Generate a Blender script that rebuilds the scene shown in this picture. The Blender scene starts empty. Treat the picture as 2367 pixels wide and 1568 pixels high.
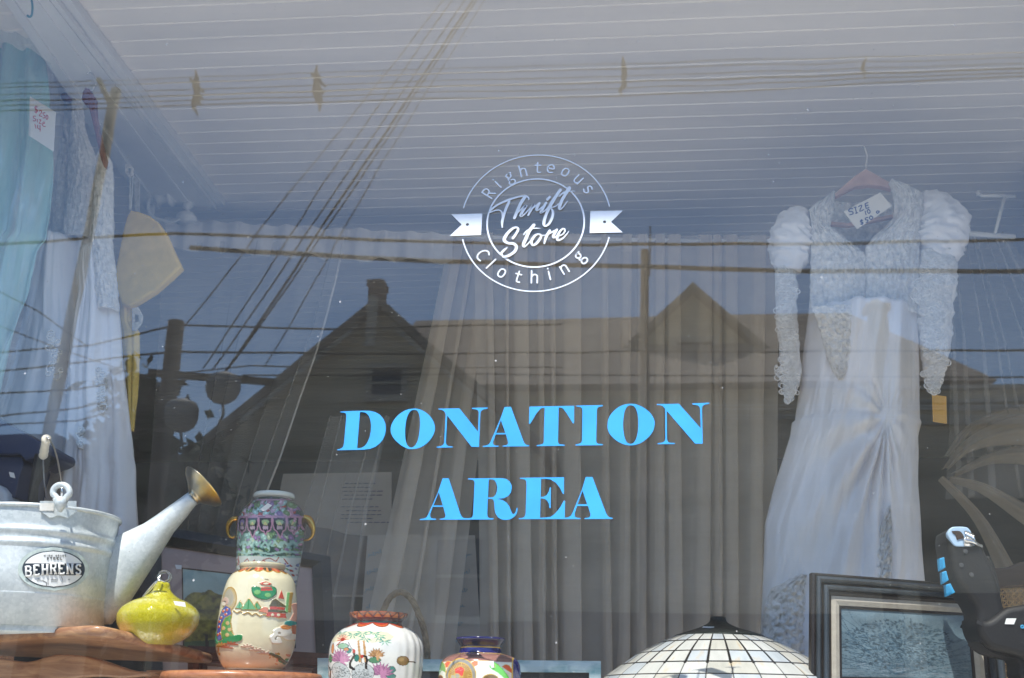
import bpy, bmesh, math, random
import numpy as np
from mathutils import Vector, Matrix
random.seed(7); RNG = np.random.RandomState(11)
S = bpy.context.scene
COL = S.collection
# ------------------------------------------------------------------ camera
F = 2450.0
yaw, pit, rho = math.radians(5), math.radians(19.5), math.radians(.8)
f_ = np.array([-math.sin(yaw)*math.cos(pit), math.cos(yaw)*math.cos(pit), math.sin(pit)])
r0 = np.array([math.cos(yaw), math.sin(yaw), 0]); u0 = np.cross(r0, f_)
r_ = r0*math.cos(rho)+u0*math.sin(rho); u_ = u0*math.cos(rho)-r0*math.sin(rho)
CAM = np.array([0, -2.45, 1.6])
cd = bpy.data.cameras.new('camera'); cam = bpy.data.objects.new('camera', cd); COL.objects.link(cam)
cam.matrix_world = Matrix([[r_[i], u_[i], -f_[i], CAM[i]] for i in range(3)]+[[0, 0, 0, 1]])
cd.sensor_width = 36; cd.lens = F/2367*36; cd.clip_start = .05; cd.clip_end = 600
cd.dof.use_dof = True; cd.dof.focus_distance = 2.7; cd.dof.aperture_fstop = 7.0
S.camera = cam
# ------------------------------------------------------------------ light
SUN_EL, SUN_AZ = 61.0, -14.0         # azimuth from -y (behind the camera) towards -x
el, az = math.radians(SUN_EL), math.radians(SUN_AZ)
sdir = Vector((math.sin(az)*math.cos(el), -math.cos(az)*math.cos(el), math.sin(el)))   # towards the sun
W = bpy.data.worlds.new("World"); S.world = W; W.use_nodes = True
nt = W.node_tree; bg = nt.nodes['Background']
sky = nt.nodes.new('ShaderNodeTexSky'); sky.sky_type = 'NISHITA'; sky.sun_disc = False
sky.sun_elevation = el; sky.sun_rotation = math.atan2(sdir.x, sdir.y); sky.air_density = 1.0; sky.dust_density = .1; sky.ozone_density = 3.5
nt.links.new(sky.outputs[0], bg.inputs[0]); bg.inputs[1].default_value = .15
ld = bpy.data.lights.new('sun', 'SUN'); ld.energy = 3.65; ld.angle = math.radians(.53); ld.color = (1, .95, .87)
sun = bpy.data.objects.new('sun', ld); COL.objects.link(sun)
sun.rotation_euler = sdir.to_track_quat('Z', 'Y').to_euler(); sun.location = (0, -5, 12)
S.view_settings.view_transform = 'Standard'; S.view_settings.look = 'None'
S.view_settings.gamma = 1; S.view_settings.exposure = 1.16
S.render.engine = 'CYCLES'
try:
    S.cycles.use_denoising = True; S.cycles.max_bounces = 9; S.cycles.diffuse_bounces = 5; S.cycles.transparent_max_bounces = 24
    S.cycles.glossy_bounces = 4; S.cycles.caustics_reflective = False; S.cycles.caustics_refractive = False
    S.cycles.sample_clamp_indirect = 6
except Exception: pass

# ------------------------------------------------------------------ helpers
def ray(px, py): return f_+(px-1183.5)/F*r_-(py-784)/F*u_
def P(px, py, Y):
    d = ray(px, py); t = (Y-CAM[1])/d[1]; return CAM+d*t
def Zp(px, py, z):
    d = ray(px, py); t = (z-CAM[2])/d[2]; return CAM+d*t
def M(px, py, D):
    """a thing across the street, seen mirrored in the glass: D metres in front of the glass"""
    p = P(px, py, D); p[1] = -p[1]; return p
def pr(p):
    d = np.array(p)-CAM; return (1183.5+F*d@r_/(d@f_), 784-F*d@u_/(d@f_))
def scl(p): return float((np.array(p)-CAM)@f_/F)          # metres per unit at p
def zc(ox, oy, s):
    return lambda x, y: ((ox+x/s)/1.08153, (oy+y/s)/1.08153)
Zd = zc(830, 990, 5.9175); Z2 = zc(1200, 990, 7.89); Z3 = zc(1490, 990, 7.89); ZA = zc(1040, 1170, 9.104); ZE = zc(1280, 1170, 9.104)
ZL = zc(1050, 350, 3.825); ZT = zc(1200, 450, 7.1286)
Q1 = zc(0, 0, 2.614); Q2 = zc(0, 500, 2.4125); Q3 = zc(0, 1050, 2.4266); Q4 = zc(500, 1180, 3.0383)
Q6 = zc(1850, 350, 2.2394); Q7 = zc(1850, 1000, 2.2535); Q8 = zc(1050, 1250, 2.63); Q9 = zc(1050, 1500, 7.89)
QB = zc(2250, 1250, 3.516); QH = zc(300, 650, 2.4126)

def tag(o, label=None, cat=None, group=None, kind=None):
    if label: o['label'] = label
    if cat: o['category'] = cat
    if group: o['group'] = group
    if kind: o['kind'] = kind
    return o
def thing(name, label, cat, loc, group=None):
    o = bpy.data.objects.new(name, None); COL.objects.link(o); o.location = Vector([float(v) for v in loc]); o.empty_display_size = .05
    return tag(o, label, cat, group)
def mk(name, verts, faces, m, parent=None, smooth=True, mats=None, midx=None, cols=None):
    V = np.array(verts, dtype=float).reshape(-1, 3)
    lo, hi = V.min(0), V.max(0)
    org = np.array([(lo[0]+hi[0])/2, (lo[1]+hi[1])/2, lo[2]])
    me = bpy.data.meshes.new(name)
    me.from_pydata((V-org).tolist(), [], [tuple(int(i) for i in f) for f in faces])
    for mm in (mats or [m]): me.materials.append(mm)
    if midx is not None: me.polygons.foreach_set('material_index', np.array(midx, dtype=np.int32))
    if smooth: me.polygons.foreach_set('use_smooth', [True]*len(me.polygons))
    if cols is not None:
        ca = me.color_attributes.new('Col', 'FLOAT_COLOR', 'POINT')
        c4 = np.ones((len(V), 4)); c4[:, :3] = cols; ca.data.foreach_set('color', c4.ravel())
    me.update()
    o = bpy.data.objects.new(name, me); COL.objects.link(o)
    base = Vector((0, 0, 0))
    if parent is not None:
        o.parent = parent; q = parent
        while q is not None: base += q.location; q = q.parent
    o.location = Vector(org.tolist())-base
    return o
class MB:
    def __init__(s): s.v = []; s.f = []; s.m = []
    def add(s, V, Fc, mi=0):
        n = len(s.v); s.v += [tuple(map(float, p)) for p in V]; s.f += [tuple(i+n for i in f) for f in Fc]; s.m += [mi]*len(Fc)
    def box(s, a, b, mi=0):
        x0, y0, z0 = a; x1, y1, z1 = b
        s.add([(x0, y0, z0), (x1, y0, z0), (x1, y1, z0), (x0, y1, z0), (x0, y0, z1), (x1, y0, z1), (x1, y1, z1), (x0, y1, z1)],
              [(0, 3, 2, 1), (4, 5, 6, 7), (0, 1, 5, 4), (1, 2, 6, 5), (2, 3, 7, 6), (3, 0, 4, 7)], mi)
    def hexa(s, A, B, mi=0):
        """A, B: two matching polygons (lists of points), joined into a solid"""
        n = len(A); V = list(A)+list(B)
        s.add(V, [tuple(range(n))[::-1], tuple(range(n, 2*n))]+[(i, (i+1) % n, n+(i+1) % n, n+i) for i in range(n)], mi)
    def tube(s, pts, rad, n=8, mi=0, cap=True):
        pts = [np.array(p, float) for p in pts]; k = len(pts)
        if not hasattr(rad, '__len__'): rad = [rad]*k
        V = []; up = np.array([0.03, .05, 1.0])
        prev = None
        for i, p in enumerate(pts):
            t = pts[min(i+1, k-1)]-pts[max(i-1, 0)]; t = t/(np.linalg.norm(t)+1e-9)
            if prev is None:
                a = np.cross(t, up)
                if np.linalg.norm(a) < .05: a = np.cross(t, np.array([1, 0, 0.]))
            else: a = prev-t*(prev@t)
            a = a/(np.linalg.norm(a)+1e-9); prev = a; b = np.cross(t, a)
            for j in range(n):
                th = 2*math.pi*j/n; V.append(p+rad[i]*(a*math.cos(th)+b*math.sin(th)))
        Fc = [(i*n+j, i*n+(j+1) % n, (i+1)*n+(j+1) % n, (i+1)*n+j) for i in range(k-1) for j in range(n)]
        if cap: Fc += [tuple(range(n))[::-1], tuple(range((k-1)*n, k*n))]
        s.add(V, Fc, mi)
    def rings(s, R, mi=0, cap=True):
        n = len(R[0]); V = [p for r in R for p in r]
        Fc = [(i*n+j, i*n+(j+1) % n, (i+1)*n+(j+1) % n, (i+1)*n+j) for i in range(len(R)-1) for j in range(n)]
        if cap: Fc += [tuple(range(n))[::-1], tuple(range((len(R)-1)*n, len(R)*n))]
        s.add(V, Fc, mi)
    def build(s, name, m, parent=None, smooth=False):
        ms = m if isinstance(m, list) else [m]
        return mk(name, s.v, s.f, ms[0], parent, smooth, mats=ms, midx=s.m)
def spline(pts, n=6):
    pts = [np.array(p, float) for p in pts]; out = []
    for i in range(len(pts)-1):
        p0 = pts[max(i-1, 0)]; p1 = pts[i]; p2 = pts[i+1]; p3 = pts[min(i+2, len(pts)-1)]
        for k in range(n):
            t = k/n; out.append(.5*((2*p1)+(-p0+p2)*t+(2*p0-5*p1+4*p2-p3)*t*t+(-p0+3*p1-3*p2+p3)*t**3))
    out.append(pts[-1]); return out
def grid(name, G, m, parent=None, cols=None, closed=False, smooth=True, solid=0):
    G = np.array(G); n, k = G.shape[:2]
    kk = k if closed else k-1
    Fc = [(i*k+j, i*k+(j+1) % k, (i+1)*k+(j+1) % k, (i+1)*k+j) for i in range(n-1) for j in range(kk)]
    o = mk(name, G.reshape(-1, 3), Fc, m, parent, smooth, cols=None if cols is None else np.array(cols).reshape(-1, 3))
    if solid:
        md = o.modifiers.new('thickness', 'SOLIDIFY'); md.thickness = solid; md.offset = 0
    return o
def curve_solid(name, loops, m, parent=None, extrude=.0003, bevel=0, smooth=False, to3=None, bres=3):
    """closed loops [(x, z)] filled in a plane, given thickness, mapped with to3(x, z, y)"""
    cu = bpy.data.curves.new(name+'_c', 'CURVE'); cu.dimensions = '2D'; cu.fill_mode = 'BOTH'; cu.extrude = extrude
    cu.bevel_depth = bevel; cu.bevel_resolution = bres; cu.offset = -bevel if bevel else 0
    for L in loops:
        sp = cu.splines.new('POLY'); sp.points.add(len(L)-1)
        for i, (x, y) in enumerate(L): sp.points[i].co = (x, y, 0, 1)
        sp.use_cyclic_u = True
    ob = bpy.data.objects.new('tmp', cu); COL.objects.link(ob)
    dg = bpy.context.evaluated_depsgraph_get(); me = bpy.data.meshes.new_from_object(ob.evaluated_get(dg))
    V = [to3(v.co.x, v.co.y, v.co.z) for v in me.vertices]; Fc = [tuple(p.vertices) for p in me.polygons]
    bpy.data.objects.remove(ob); bpy.data.curves.remove(cu); bpy.data.meshes.remove(me)
    o = mk(name, V, Fc, m, parent, smooth)
    if smooth:
        try:
            md = o.modifiers.new('edges', 'EDGE_SPLIT'); md.split_angle = math.radians(50)
        except Exception: pass
    return o
def px_solid(name, loops, Y, m, parent=None, extrude=.002, bevel=0, smooth=False, sm=False, lean=0):
    """outline given in picture units, laid on the plane y=Y at its real size"""
    LL = []
    for L in loops:
        if sm:
            L = [tuple(q) for q in spline(list(L)+[L[0]], 4)[:-1]]
        LL.append([(P(x, y, Y)[0], P(x, y, Y)[2]) for x, y in L])
    z0 = min(q[1] for q in LL[0])
    return curve_solid(name, LL, m, parent, extrude, bevel, smooth, lambda x, z, y: (x, Y-y+lean*(z-z0), z))
# ---- noise for geometry
def vn(x, y, seed=0):
    xi = np.floor(x).astype(int); yi = np.floor(y).astype(int); xf = x-xi; yf = y-yi
    def h(a, b): 
        n = (a*374761393+b*668265263+seed*974711) & 0x7fffffff; n = ((n ^ (n >> 13))*1274126177) & 0x7fffffff
        return (n & 0xffff)/65535.0
    u = xf*xf*(3-2*xf); v = yf*yf*(3-2*yf)
    return (h(xi, yi)*(1-u)+h(xi+1, yi)*u)*(1-v)+(h(xi, yi+1)*(1-u)+h(xi+1, yi+1)*u)*v-.5
def fbm(x, y, seed=0, o=4):
    r = 0; a = 1
    for i in range(o): r = r+a*vn(x, y, seed+i); x = x*2.03; y = y*2.03; a *= .5
    return r

# ------------------------------------------------------------------ materials
def nmat(name):
    m = bpy.data.materials.new(name); m.use_nodes = True; n = m.node_tree; return m, n, n.nodes['Principled BSDF']
def mat(name, col, rough=.6, metal=0, var=.12, scale=8, bump=.0, bscale=60, spec=.4, stretch=(1, 1, 1), col2=None, c2amt=.5, detail=4, trans=0, coat=0, sheen=0, dist=.003, attr=False):
    m, n, b = nmat(name); N = n.nodes; L = n.links
    b.inputs['Roughness'].default_value = rough; b.inputs['Metallic'].default_value = metal
    b.inputs['Specular IOR Level'].default_value = spec
    if trans: b.inputs['Transmission Weight'].default_value = trans
    if coat: b.inputs['Coat Weight'].default_value = coat; b.inputs['Coat Roughness'].default_value = .05
    if sheen: b.inputs['Sheen Weight'].default_value = sheen
    tc = N.new('ShaderNodeTexCoord'); mp = N.new('ShaderNodeMapping'); mp.inputs['Scale'].default_value = stretch
    L.new(tc.outputs['Object'], mp.inputs[0])
    nz = N.new('ShaderNodeTexNoise'); nz.inputs['Scale'].default_value = scale; nz.inputs['Detail'].default_value = detail
    L.new(mp.outputs[0], nz.inputs['Vector'])
    if attr:
        at = N.new('ShaderNodeVertexColor'); at.layer_name = 'Col'
        mx = N.new('ShaderNodeMix'); mx.data_type = 'RGBA'; mx.blend_type = 'MULTIPLY'; mx.inputs['Factor'].default_value = 1
        rp = N.new('ShaderNodeMapRange'); rp.inputs['To Min'].default_value = 1-var; rp.inputs['To Max'].default_value = 1+var*.3
        L.new(nz.outputs[0], rp.inputs[0]); L.new(at.outputs[0], mx.inputs['A']); L.new(rp.outputs[0], mx.inputs['B'])
        L.new(mx.outputs['Result'], b.inputs['Base Color'])
    else:
        cr = N.new('ShaderNodeValToRGB'); e = cr.color_ramp.elements
        c = np.array(col); c2 = np.array(col2) if col2 is not None else c*(1-var)
        e[0].position = .5-.5*c2amt+.15 if col2 is not None else .3; e[1].position = .68
        e[0].color = (*c2, 1); e[1].color = (*(np.minimum(c*(1+var*.4), 1)), 1)
        L.new(nz.outputs[0], cr.inputs[0]); L.new(cr.outputs[0], b.inputs['Base Color'])
    if bump:
        n2 = N.new('ShaderNodeTexNoise'); n2.inputs['Scale'].default_value = bscale; n2.inputs['Detail'].default_value = 5
        L.new(mp.outputs[0], n2.inputs['Vector'])
        bp = N.new('ShaderNodeBump'); bp.inputs['Strength'].default_value = bump; bp.inputs['Distance'].default_value = dist
        L.new(n2.outputs[0], bp.inputs['Height']); L.new(bp.outputs[0], b.inputs['Normal'])
    m['bsdf'] = 1
    return m
def sheer(name, col, opacity, thread=0):
    m, n, b = nmat(name); N = n.nodes; L = n.links; N.remove(b); out = N['Material Output']
    d = N.new('ShaderNodeBsdfDiffuse'); d.inputs[0].default_value = (*col, 1)
    t = N.new('ShaderNodeBsdfTranslucent'); t.inputs[0].default_value = (*col, 1)
    a = N.new('ShaderNodeMixShader'); a.inputs[0].default_value = .3; L.new(d.outputs[0], a.inputs[1]); L.new(t.outputs[0], a.inputs[2])
    tr = N.new('ShaderNodeBsdfTransparent'); x = N.new('ShaderNodeMixShader')
    tc = N.new('ShaderNodeTexCoord'); nz = N.new('ShaderNodeTexNoise'); nz.inputs['Scale'].default_value = 9
    mr = N.new('ShaderNodeMapRange'); mr.inputs['To Min'].default_value = opacity*.85; mr.inputs['To Max'].default_value = min(1, opacity*1.15)
    L.new(tc.outputs['Object'], nz.inputs['Vector']); L.new(nz.outputs[0], mr.inputs[0]); L.new(mr.outputs[0], x.inputs[0])
    L.new(tr.outputs[0], x.inputs[1]); L.new(a.outputs[0], x.inputs[2]); L.new(x.outputs[0], out.inputs[0])
    return m
def glassmat():
    """window glass: clear, mirrors by angle of incidence, with a dust film, specks and a few streaks"""
    m, n, b = nmat('window_glass'); N = n.nodes; L = n.links; N.remove(b); out = N['Material Output']
    tr = N.new('ShaderNodeBsdfTransparent'); tr.inputs[0].default_value = (.955, .97, .965, 1)
    gl = N.new('ShaderNodeBsdfGlossy'); gl.inputs['Roughness'].default_value = 0.0
    lw = N.new('ShaderNodeLayerWeight'); lw.inputs[0].default_value = .5
    pw = N.new('ShaderNodeMath'); pw.operation = 'POWER'; pw.inputs[1].default_value = 5; L.new(lw.outputs['Facing'], pw.inputs[0])
    ma = N.new('ShaderNodeMath'); ma.operation = 'MULTIPLY_ADD'; ma.inputs[1].default_value = .93; ma.inputs[2].default_value = GLASS_R; L.new(pw.outputs[0], ma.inputs[0])
    x = N.new('ShaderNodeMixShader'); L.new(ma.outputs[0], x.inputs[0]); L.new(tr.outputs[0], x.inputs[1]); L.new(gl.outputs[0], x.inputs[2])
    tc = N.new('ShaderNodeTexCoord')
    # gentle waviness of old glass
    nw = N.new('ShaderNodeTexNoise'); nw.inputs['Scale'].default_value = 3.2; nw.inputs['Detail'].default_value = 1; L.new(tc.outputs['Object'], nw.inputs['Vector'])
    bp = N.new('ShaderNodeBump'); bp.inputs['Strength'].default_value = .25; bp.inputs['Distance'].default_value = .001; L.new(nw.outputs[0], bp.inputs['Height']); L.new(bp.outputs[0], gl.inputs['Normal'])
    # specks
    def specks(sc, th, seed):
        mp = N.new('ShaderNodeMapping'); mp.inputs['Location'].default_value = (seed, seed*1.7, seed*.3); L.new(tc.outputs['Object'], mp.inputs[0])
        v = N.new('ShaderNodeTexVoronoi'); v.inputs['Scale'].default_value = sc; L.new(mp.outputs[0], v.inputs['Vector'])
        lt = N.new('ShaderNodeMath'); lt.operation = 'LESS_THAN'
        # varying size: threshold * random colour
        sp = N.new('ShaderNodeSeparateColor'); L.new(v.outputs['Color'], sp.inputs[0])
        p3 = N.new('ShaderNodeMath'); p3.operation = 'POWER'; p3.inputs[1].default_value = 3; L.new(sp.outputs[0], p3.inputs[0])
        mu = N.new('ShaderNodeMath'); mu.operation = 'MULTIPLY'; mu.inputs[1].default_value = th; L.new(p3.outputs[0], mu.inputs[0])
        L.new(v.outputs['Distance'], lt.inputs[0]); L.new(mu.outputs[0], lt.inputs[1]); return lt
    s1 = specks(20, .065, 0); s2 = specks(60, .08, 3)
    mxm = N.new('ShaderNodeMath'); mxm.operation = 'MAXIMUM'; L.new(s1.outputs[0], mxm.inputs[0]); L.new(s2.outputs[0], mxm.inputs[1])
    # scratches and smears: noise stretched sideways
    mp = N.new('ShaderNodeMapping'); mp.inputs['Scale'].default_value = (1.0, 1, 6); mp.inputs['Rotation'].default_value = (0, .02, 0); L.new(tc.outputs['Object'], mp.inputs[0])
    ns = N.new('ShaderNodeTexNoise'); ns.inputs['Scale'].default_value = 2.2; ns.inputs['Detail'].default_value = 6; L.new(mp.outputs[0], ns.inputs['Vector'])
    nb = N.new('ShaderNodeTexNoise'); nb.inputs['Scale'].default_value = 2.0; nb.inputs['Detail'].default_value = 5; L.new(tc.outputs['Object'], nb.inputs['Vector'])
    mm = N.new('ShaderNodeMath'); mm.operation = 'MULTIPLY'; L.new(ns.outputs[0], mm.inputs[0]); L.new(nb.outputs[0], mm.inputs[1])
    mr = N.new('ShaderNodeMapRange'); mr.inputs['From Min'].default_value = .12; mr.inputs['From Max'].default_value = .42; mr.inputs['To Min'].default_value = .004; mr.inputs['To Max'].default_value = .027
    L.new(mm.outputs[0], mr.inputs[0])
    sc = N.new('ShaderNodeMath'); sc.operation = 'MULTIPLY_ADD'; sc.inputs[1].default_value = .38; L.new(mxm.outputs[0], sc.inputs[0]); L.new(mr.outputs[0], sc.inputs[2])
    df = N.new('ShaderNodeBsdfDiffuse'); df.inputs[0].default_value = (.8, .8, .8, 1)
    x2 = N.new('ShaderNodeMixShader'); L.new(sc.outputs[0], x2.inputs[0]); L.new(x.outputs[0], x2.inputs[1]); L.new(df.outputs[0], x2.inputs[2]); L.new(x2.outputs[0], out.inputs[0])
    return m
GLASS_R = .118
m_glass = glassmat()
m_letter = mat('blue_vinyl', (.045, .32, .78), .4, var=.14, scale=9, bump=.25, bscale=25, dist=.001)
m_logo = mat('white_vinyl', (.62, .68, .78), .45, var=.04, scale=5)
m_white = mat('white_paint', (.74, .73, .71), .5, var=.10, scale=3, bump=.15, bscale=30)
m_ceil = mat('ceiling_paint', (.88, .82, .74), .42, var=.10, scale=1.5, bump=.2, bscale=14, stretch=(.4, 3, 1))
m_darkwall = mat('store_wall', (.09, .11, .15), .8, var=.3, scale=1.2)
m_store = mat('store_paint', (.16, .2, .27), .7, var=.2, scale=1.2)
m_deck = mat('deck_wood', (.78, .73, .66), .55, var=.35, scale=5, stretch=(1, 8, 1), bump=.2, bscale=20)
m_conc = mat('pavement_concrete', (.66, .61, .53), .85, var=.18, scale=4, bump=.3, bscale=80)
m_asph = mat('road_asphalt', (.055, .055, .056), .9, var=.25, scale=12, bump=.4, bscale=160)
m_grass = mat('lawn_green', (.07, .1, .035), .95, var=.4, scale=8, bump=.6, bscale=90)
m_brick = mat('shopfront_paint', (.5, .5, .48), .6, var=.15, scale=5, bump=.2, bscale=30)
m_wire = mat('cable_black', (.02, .019, .017), .7, var=.2)
m_pole = mat('pole_timber', (.13, .10, .075), .9, var=.4, scale=8, stretch=(6, 6, .6), bump=.5, bscale=30)
m_can = mat('transformer_grey', (.2, .2, .2), .6, var=.2)
m_roof = mat('roof_shingle', (.30, .25, .2), .9, var=.35, scale=10, stretch=(1, 1, 6), bump=.5, bscale=60)
m_siding = mat('house_siding', (.72, .60, .44), .8, var=.2, scale=3, stretch=(.5, .5, 12), bump=.4, bscale=10)
m_base = mat('dark_reflection_wall', (.045, .03, .024), .9, var=.4, scale=14, stretch=(1, 1, 3), bump=.4, bscale=30)  # near-black tone chosen to keep the low street reflections dark
m_trim = mat('house_trim', (.55, .5, .42), .7, var=.2)
m_hglass = mat('house_glass', (.03, .035, .04), .1, var=.2, spec=.8)
m_leaf = mat('leaf_green', (.05, .075, .025), .8, var=.5, scale=6)
m_bark = mat('bark', (.1, .08, .06), .9, var=.4, bump=.5)
m_lace = mat('ivory_lace', (.74, .71, .68), .8, var=.2, scale=55, bump=1.0, bscale=130, dist=.006, sheen=.2)
m_satin = mat('white_satin', (.78, .75, .75), .42, var=.10, scale=6, bump=.6, bscale=26, stretch=(1, 1, .3), sheen=.3, dist=.004)
m_hangw = mat('hanger_wood', (.2, .055, .03), .4, var=.3, scale=20)
m_hangp = mat('hanger_padding', (.62, .42, .35), .6, var=.15, scale=20)
m_chrome = mat('bright_metal', (.75, .75, .76), .22, metal=1, var=.08)
m_teal = mat('teal_fabric', (.36, .60, .56), .38, var=.2, scale=6, bump=.3, bscale=20, stretch=(1, 1, .3))
m_yellow = mat('yellow_felt', (.88, .62, .17), .85, var=.12, scale=20, bump=.3, bscale=200)
m_navy = mat('navy_board', (.018, .035, .09), .35, var=.2, scale=4)
m_brass = mat('brass', (.72, .5, .16), .33, metal=1, var=.4, scale=14, col2=(.45, .42, .36), bump=.2, bscale=40)
m_black = mat('black_plastic', (.009, .009, .010), .6, var=.3, scale=10, bump=.2, bscale=120)
m_cyan = mat('cyan_plastic', (.03, .33, .6), .4, var=.1)
m_paleblue = mat('pale_blue_plastic', (.4, .55, .72), .35, var=.1)
m_paper = mat('white_paper', (.8, .79, .77), .8, var=.05)
m_pinkpaper = mat('cream_card', (.72, .66, .58), .8, var=.06)
m_ink = mat('blue_ink', (.02, .04, .16), .6, var=.1)
m_redink = mat('red_ink', (.5, .05, .04), .6, var=.1)
m_orange = mat('orange_card', (.65, .33, .05), .7, var=.1)
m_wicker = mat('wicker', (.33, .25, .16), .8, var=.5, scale=60, bump=.8, bscale=150)
m_cane = mat('cane', (.62, .42, .22), .6, var=.35, scale=80)
m_chair = mat('chair_wood', (.06, .03, .018), .35, var=.3, scale=10, stretch=(1, 1, 6))
m_blackw = mat('frame_black_wood', (.018, .013, .011), .4, var=.3, scale=12, stretch=(4, 1, 1))
m_redw = mat('frame_red_wood', (.12, .035, .02), .35, var=.35, scale=12, stretch=(4, 1, 1))
m_matte = mat('mat_board_pink', (.42, .31, .28), .8, var=.06)
m_linen = mat('linen_liner', (.42, .38, .32), .85, var=.12, scale=60, bump=.4, bscale=300)
m_greyw = mat('frame_grey_wood', (.045, .055, .065), .3, var=.4, scale=9, stretch=(6, 1, 1))
m_thread = mat('gold_thread', (.6, .42, .15), .5)
def woodmat(name, c1, c2, rough=.3, coat=.3):
    m, n, b = nmat(name); N = n.nodes; L = n.links
    tc = N.new('ShaderNodeTexCoord'); mp = N.new('ShaderNodeMapping'); mp.inputs['Scale'].default_value = (2, 9, 9); L.new(tc.outputs['Object'], mp.inputs[0])
    w = N.new('ShaderNodeTexNoise'); w.inputs['Scale'].default_value = 4; w.inputs['Detail'].default_value = 8; w.inputs['Distortion'].default_value = 1.6; L.new(mp.outputs[0], w.inputs['Vector'])
    cr = N.new('ShaderNodeValToRGB'); cr.color_ramp.elements[0].position = .35; cr.color_ramp.elements[1].position = .65
    cr.color_ramp.elements[0].color = (*c2, 1); cr.color_ramp.elements[1].color = (*c1, 1); L.new(w.outputs[0], cr.inputs[0]); L.new(cr.outputs[0], b.inputs['Base Color'])
    b.inputs['Roughness'].default_value = rough; b.inputs['Coat Weight'].default_value = coat; b.inputs['Coat Roughness'].default_value = .12
    bp = N.new('ShaderNodeBump'); bp.inputs['Strength'].default_value = .15; bp.inputs['Distance'].default_value = .002; L.new(w.outputs[0], bp.inputs['Height']); L.new(bp.outputs[0], b.inputs['Normal'])
    return m
m_walnut = woodmat('worn_table_wood', (.52, .28, .14), (.28, .12, .055))
m_orangew = woodmat('orange_stand_wood', (.5, .2, .09), (.34, .12, .05))
def galv():
    m, n, b = nmat('galvanised_steel'); N = n.nodes; L = n.links
    tc = N.new('ShaderNodeTexCoord'); v = N.new('ShaderNodeTexVoronoi'); v.inputs['Scale'].default_value = 150; L.new(tc.outputs['Object'], v.inputs['Vector'])
    nz = N.new('ShaderNodeTexNoise'); nz.inputs['Scale'].default_value = 9; nz.inputs['Detail'].default_value = 6; L.new(tc.outputs['Object'], nz.inputs['Vector'])
    sp = N.new('ShaderNodeSeparateColor'); L.new(v.outputs['Color'], sp.inputs[0])
    ad = N.new('ShaderNodeMath'); ad.operation = 'MULTIPLY_ADD'; ad.inputs[1].default_value = .22; L.new(sp.outputs[0], ad.inputs[0]); L.new(nz.outputs[0], ad.inputs[2])
    cr = N.new('ShaderNodeValToRGB'); cr.color_ramp.elements[0].position = .35; cr.color_ramp.elements[1].position = .9
    cr.color_ramp.elements[0].color = (.5, .56, .59, 1); cr.color_ramp.elements[1].color = (.80, .84, .86, 1); L.new(ad.outputs[0], cr.inputs[0]); L.new(cr.outputs[0], b.inputs['Base Color'])
    rr = N.new('ShaderNodeMapRange'); rr.inputs['To Min'].default_value = .28; rr.inputs['To Max'].default_value = .6; L.new(ad.outputs[0], rr.inputs[0]); L.new(rr.outputs[0], b.inputs['Roughness'])
    b.inputs['Metallic'].default_value = .22
    bp = N.new('ShaderNodeBump'); bp.inputs['Strength'].default_value = .15; bp.inputs['Distance'].default_value = .002; L.new(nz.outputs[0], bp.inputs['Height']); L.new(bp.outputs[0], b.inputs['Normal'])
    return m
m_galv = galv()

# ------------------------------------------------------------------ setting
GX0, GX1, GZ0, GZ1 = -2.05, 1.75, .95, 3.62
ZC = 3.79
def struct(o): o['kind'] = 'structure'; return o
mb = MB(); mb.box((-60, -3.3, -.12), (60, -.02, 0)); struct(mb.build('pavement', m_conc))
mb = MB(); mb.box((-60, -3.46, -.13), (60, -3.304, .002)); struct(mb.build('kerb', m_conc))
mb = MB(); mb.box((-80, -12.5, -.2), (80, -3.464, -.124)); struct(mb.build('road', m_asph))
mb = MB(); mb.box((-60, -14.6, -.12), (60, -12.504, 0.01)); struct(mb.build('far_pavement', m_conc))
mb = MB(); mb.box((-300, -300, -.5), (300, 300, -.21)); struct(mb.build('ground', m_grass))
mb = MB(); mb.box((-60, -60, -.2), (60, -14.604, .02)); struct(mb.build('lawn', m_grass))
# shop room
mb = MB(); mb.box((-6.5, .16, -.2), (6.5, 7, -.02)); struct(mb.build('shop_floor', m_darkwall))
mb = MB(); mb.box((-6.5, 7.004, -.2), (6.5, 7.2, 4.2)); struct(mb.build('back_wall', m_darkwall))
mb = MB(); mb.box((-6.7, .16, -.2), (-6.504, 7, 4.2)); struct(mb.build('side_wall', m_store))
mb = MB(); mb.box((6.504, .16, -.2), (6.7, 7, 4.2)); struct(mb.build('side_wall', m_store))
mb = MB(); mb.box((-2.3, .16, .86), (1.95, 2.3, .92)); struct(mb.build('display_floor', m_deck))
# beadboard ceiling: one mesh, boards with grooves between them
G = []; bw = .088; y = .12; ys = []
while y < 7.0:
    ys += [(y+.0, 0), (y+.004, -.0), (y+bw-.010, 0), (y+bw-.007, .0035), (y+bw-.003, .0035)]
    y += bw
rows = []
for i, (yy, dz) in enumerate(ys):
    rows.append([(x, yy, ZC+dz) for x in (-6.5, -2.0, 0, 2.0, 6.5)])
struct(grid('ceiling', rows, m_ceil, smooth=False, solid=0))
mb = MB(); mb.box((-6.5, .12, ZC+.02), (6.5, 7.0, ZC+.2)); struct(mb.build('upper_floor', m_darkwall))
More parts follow.
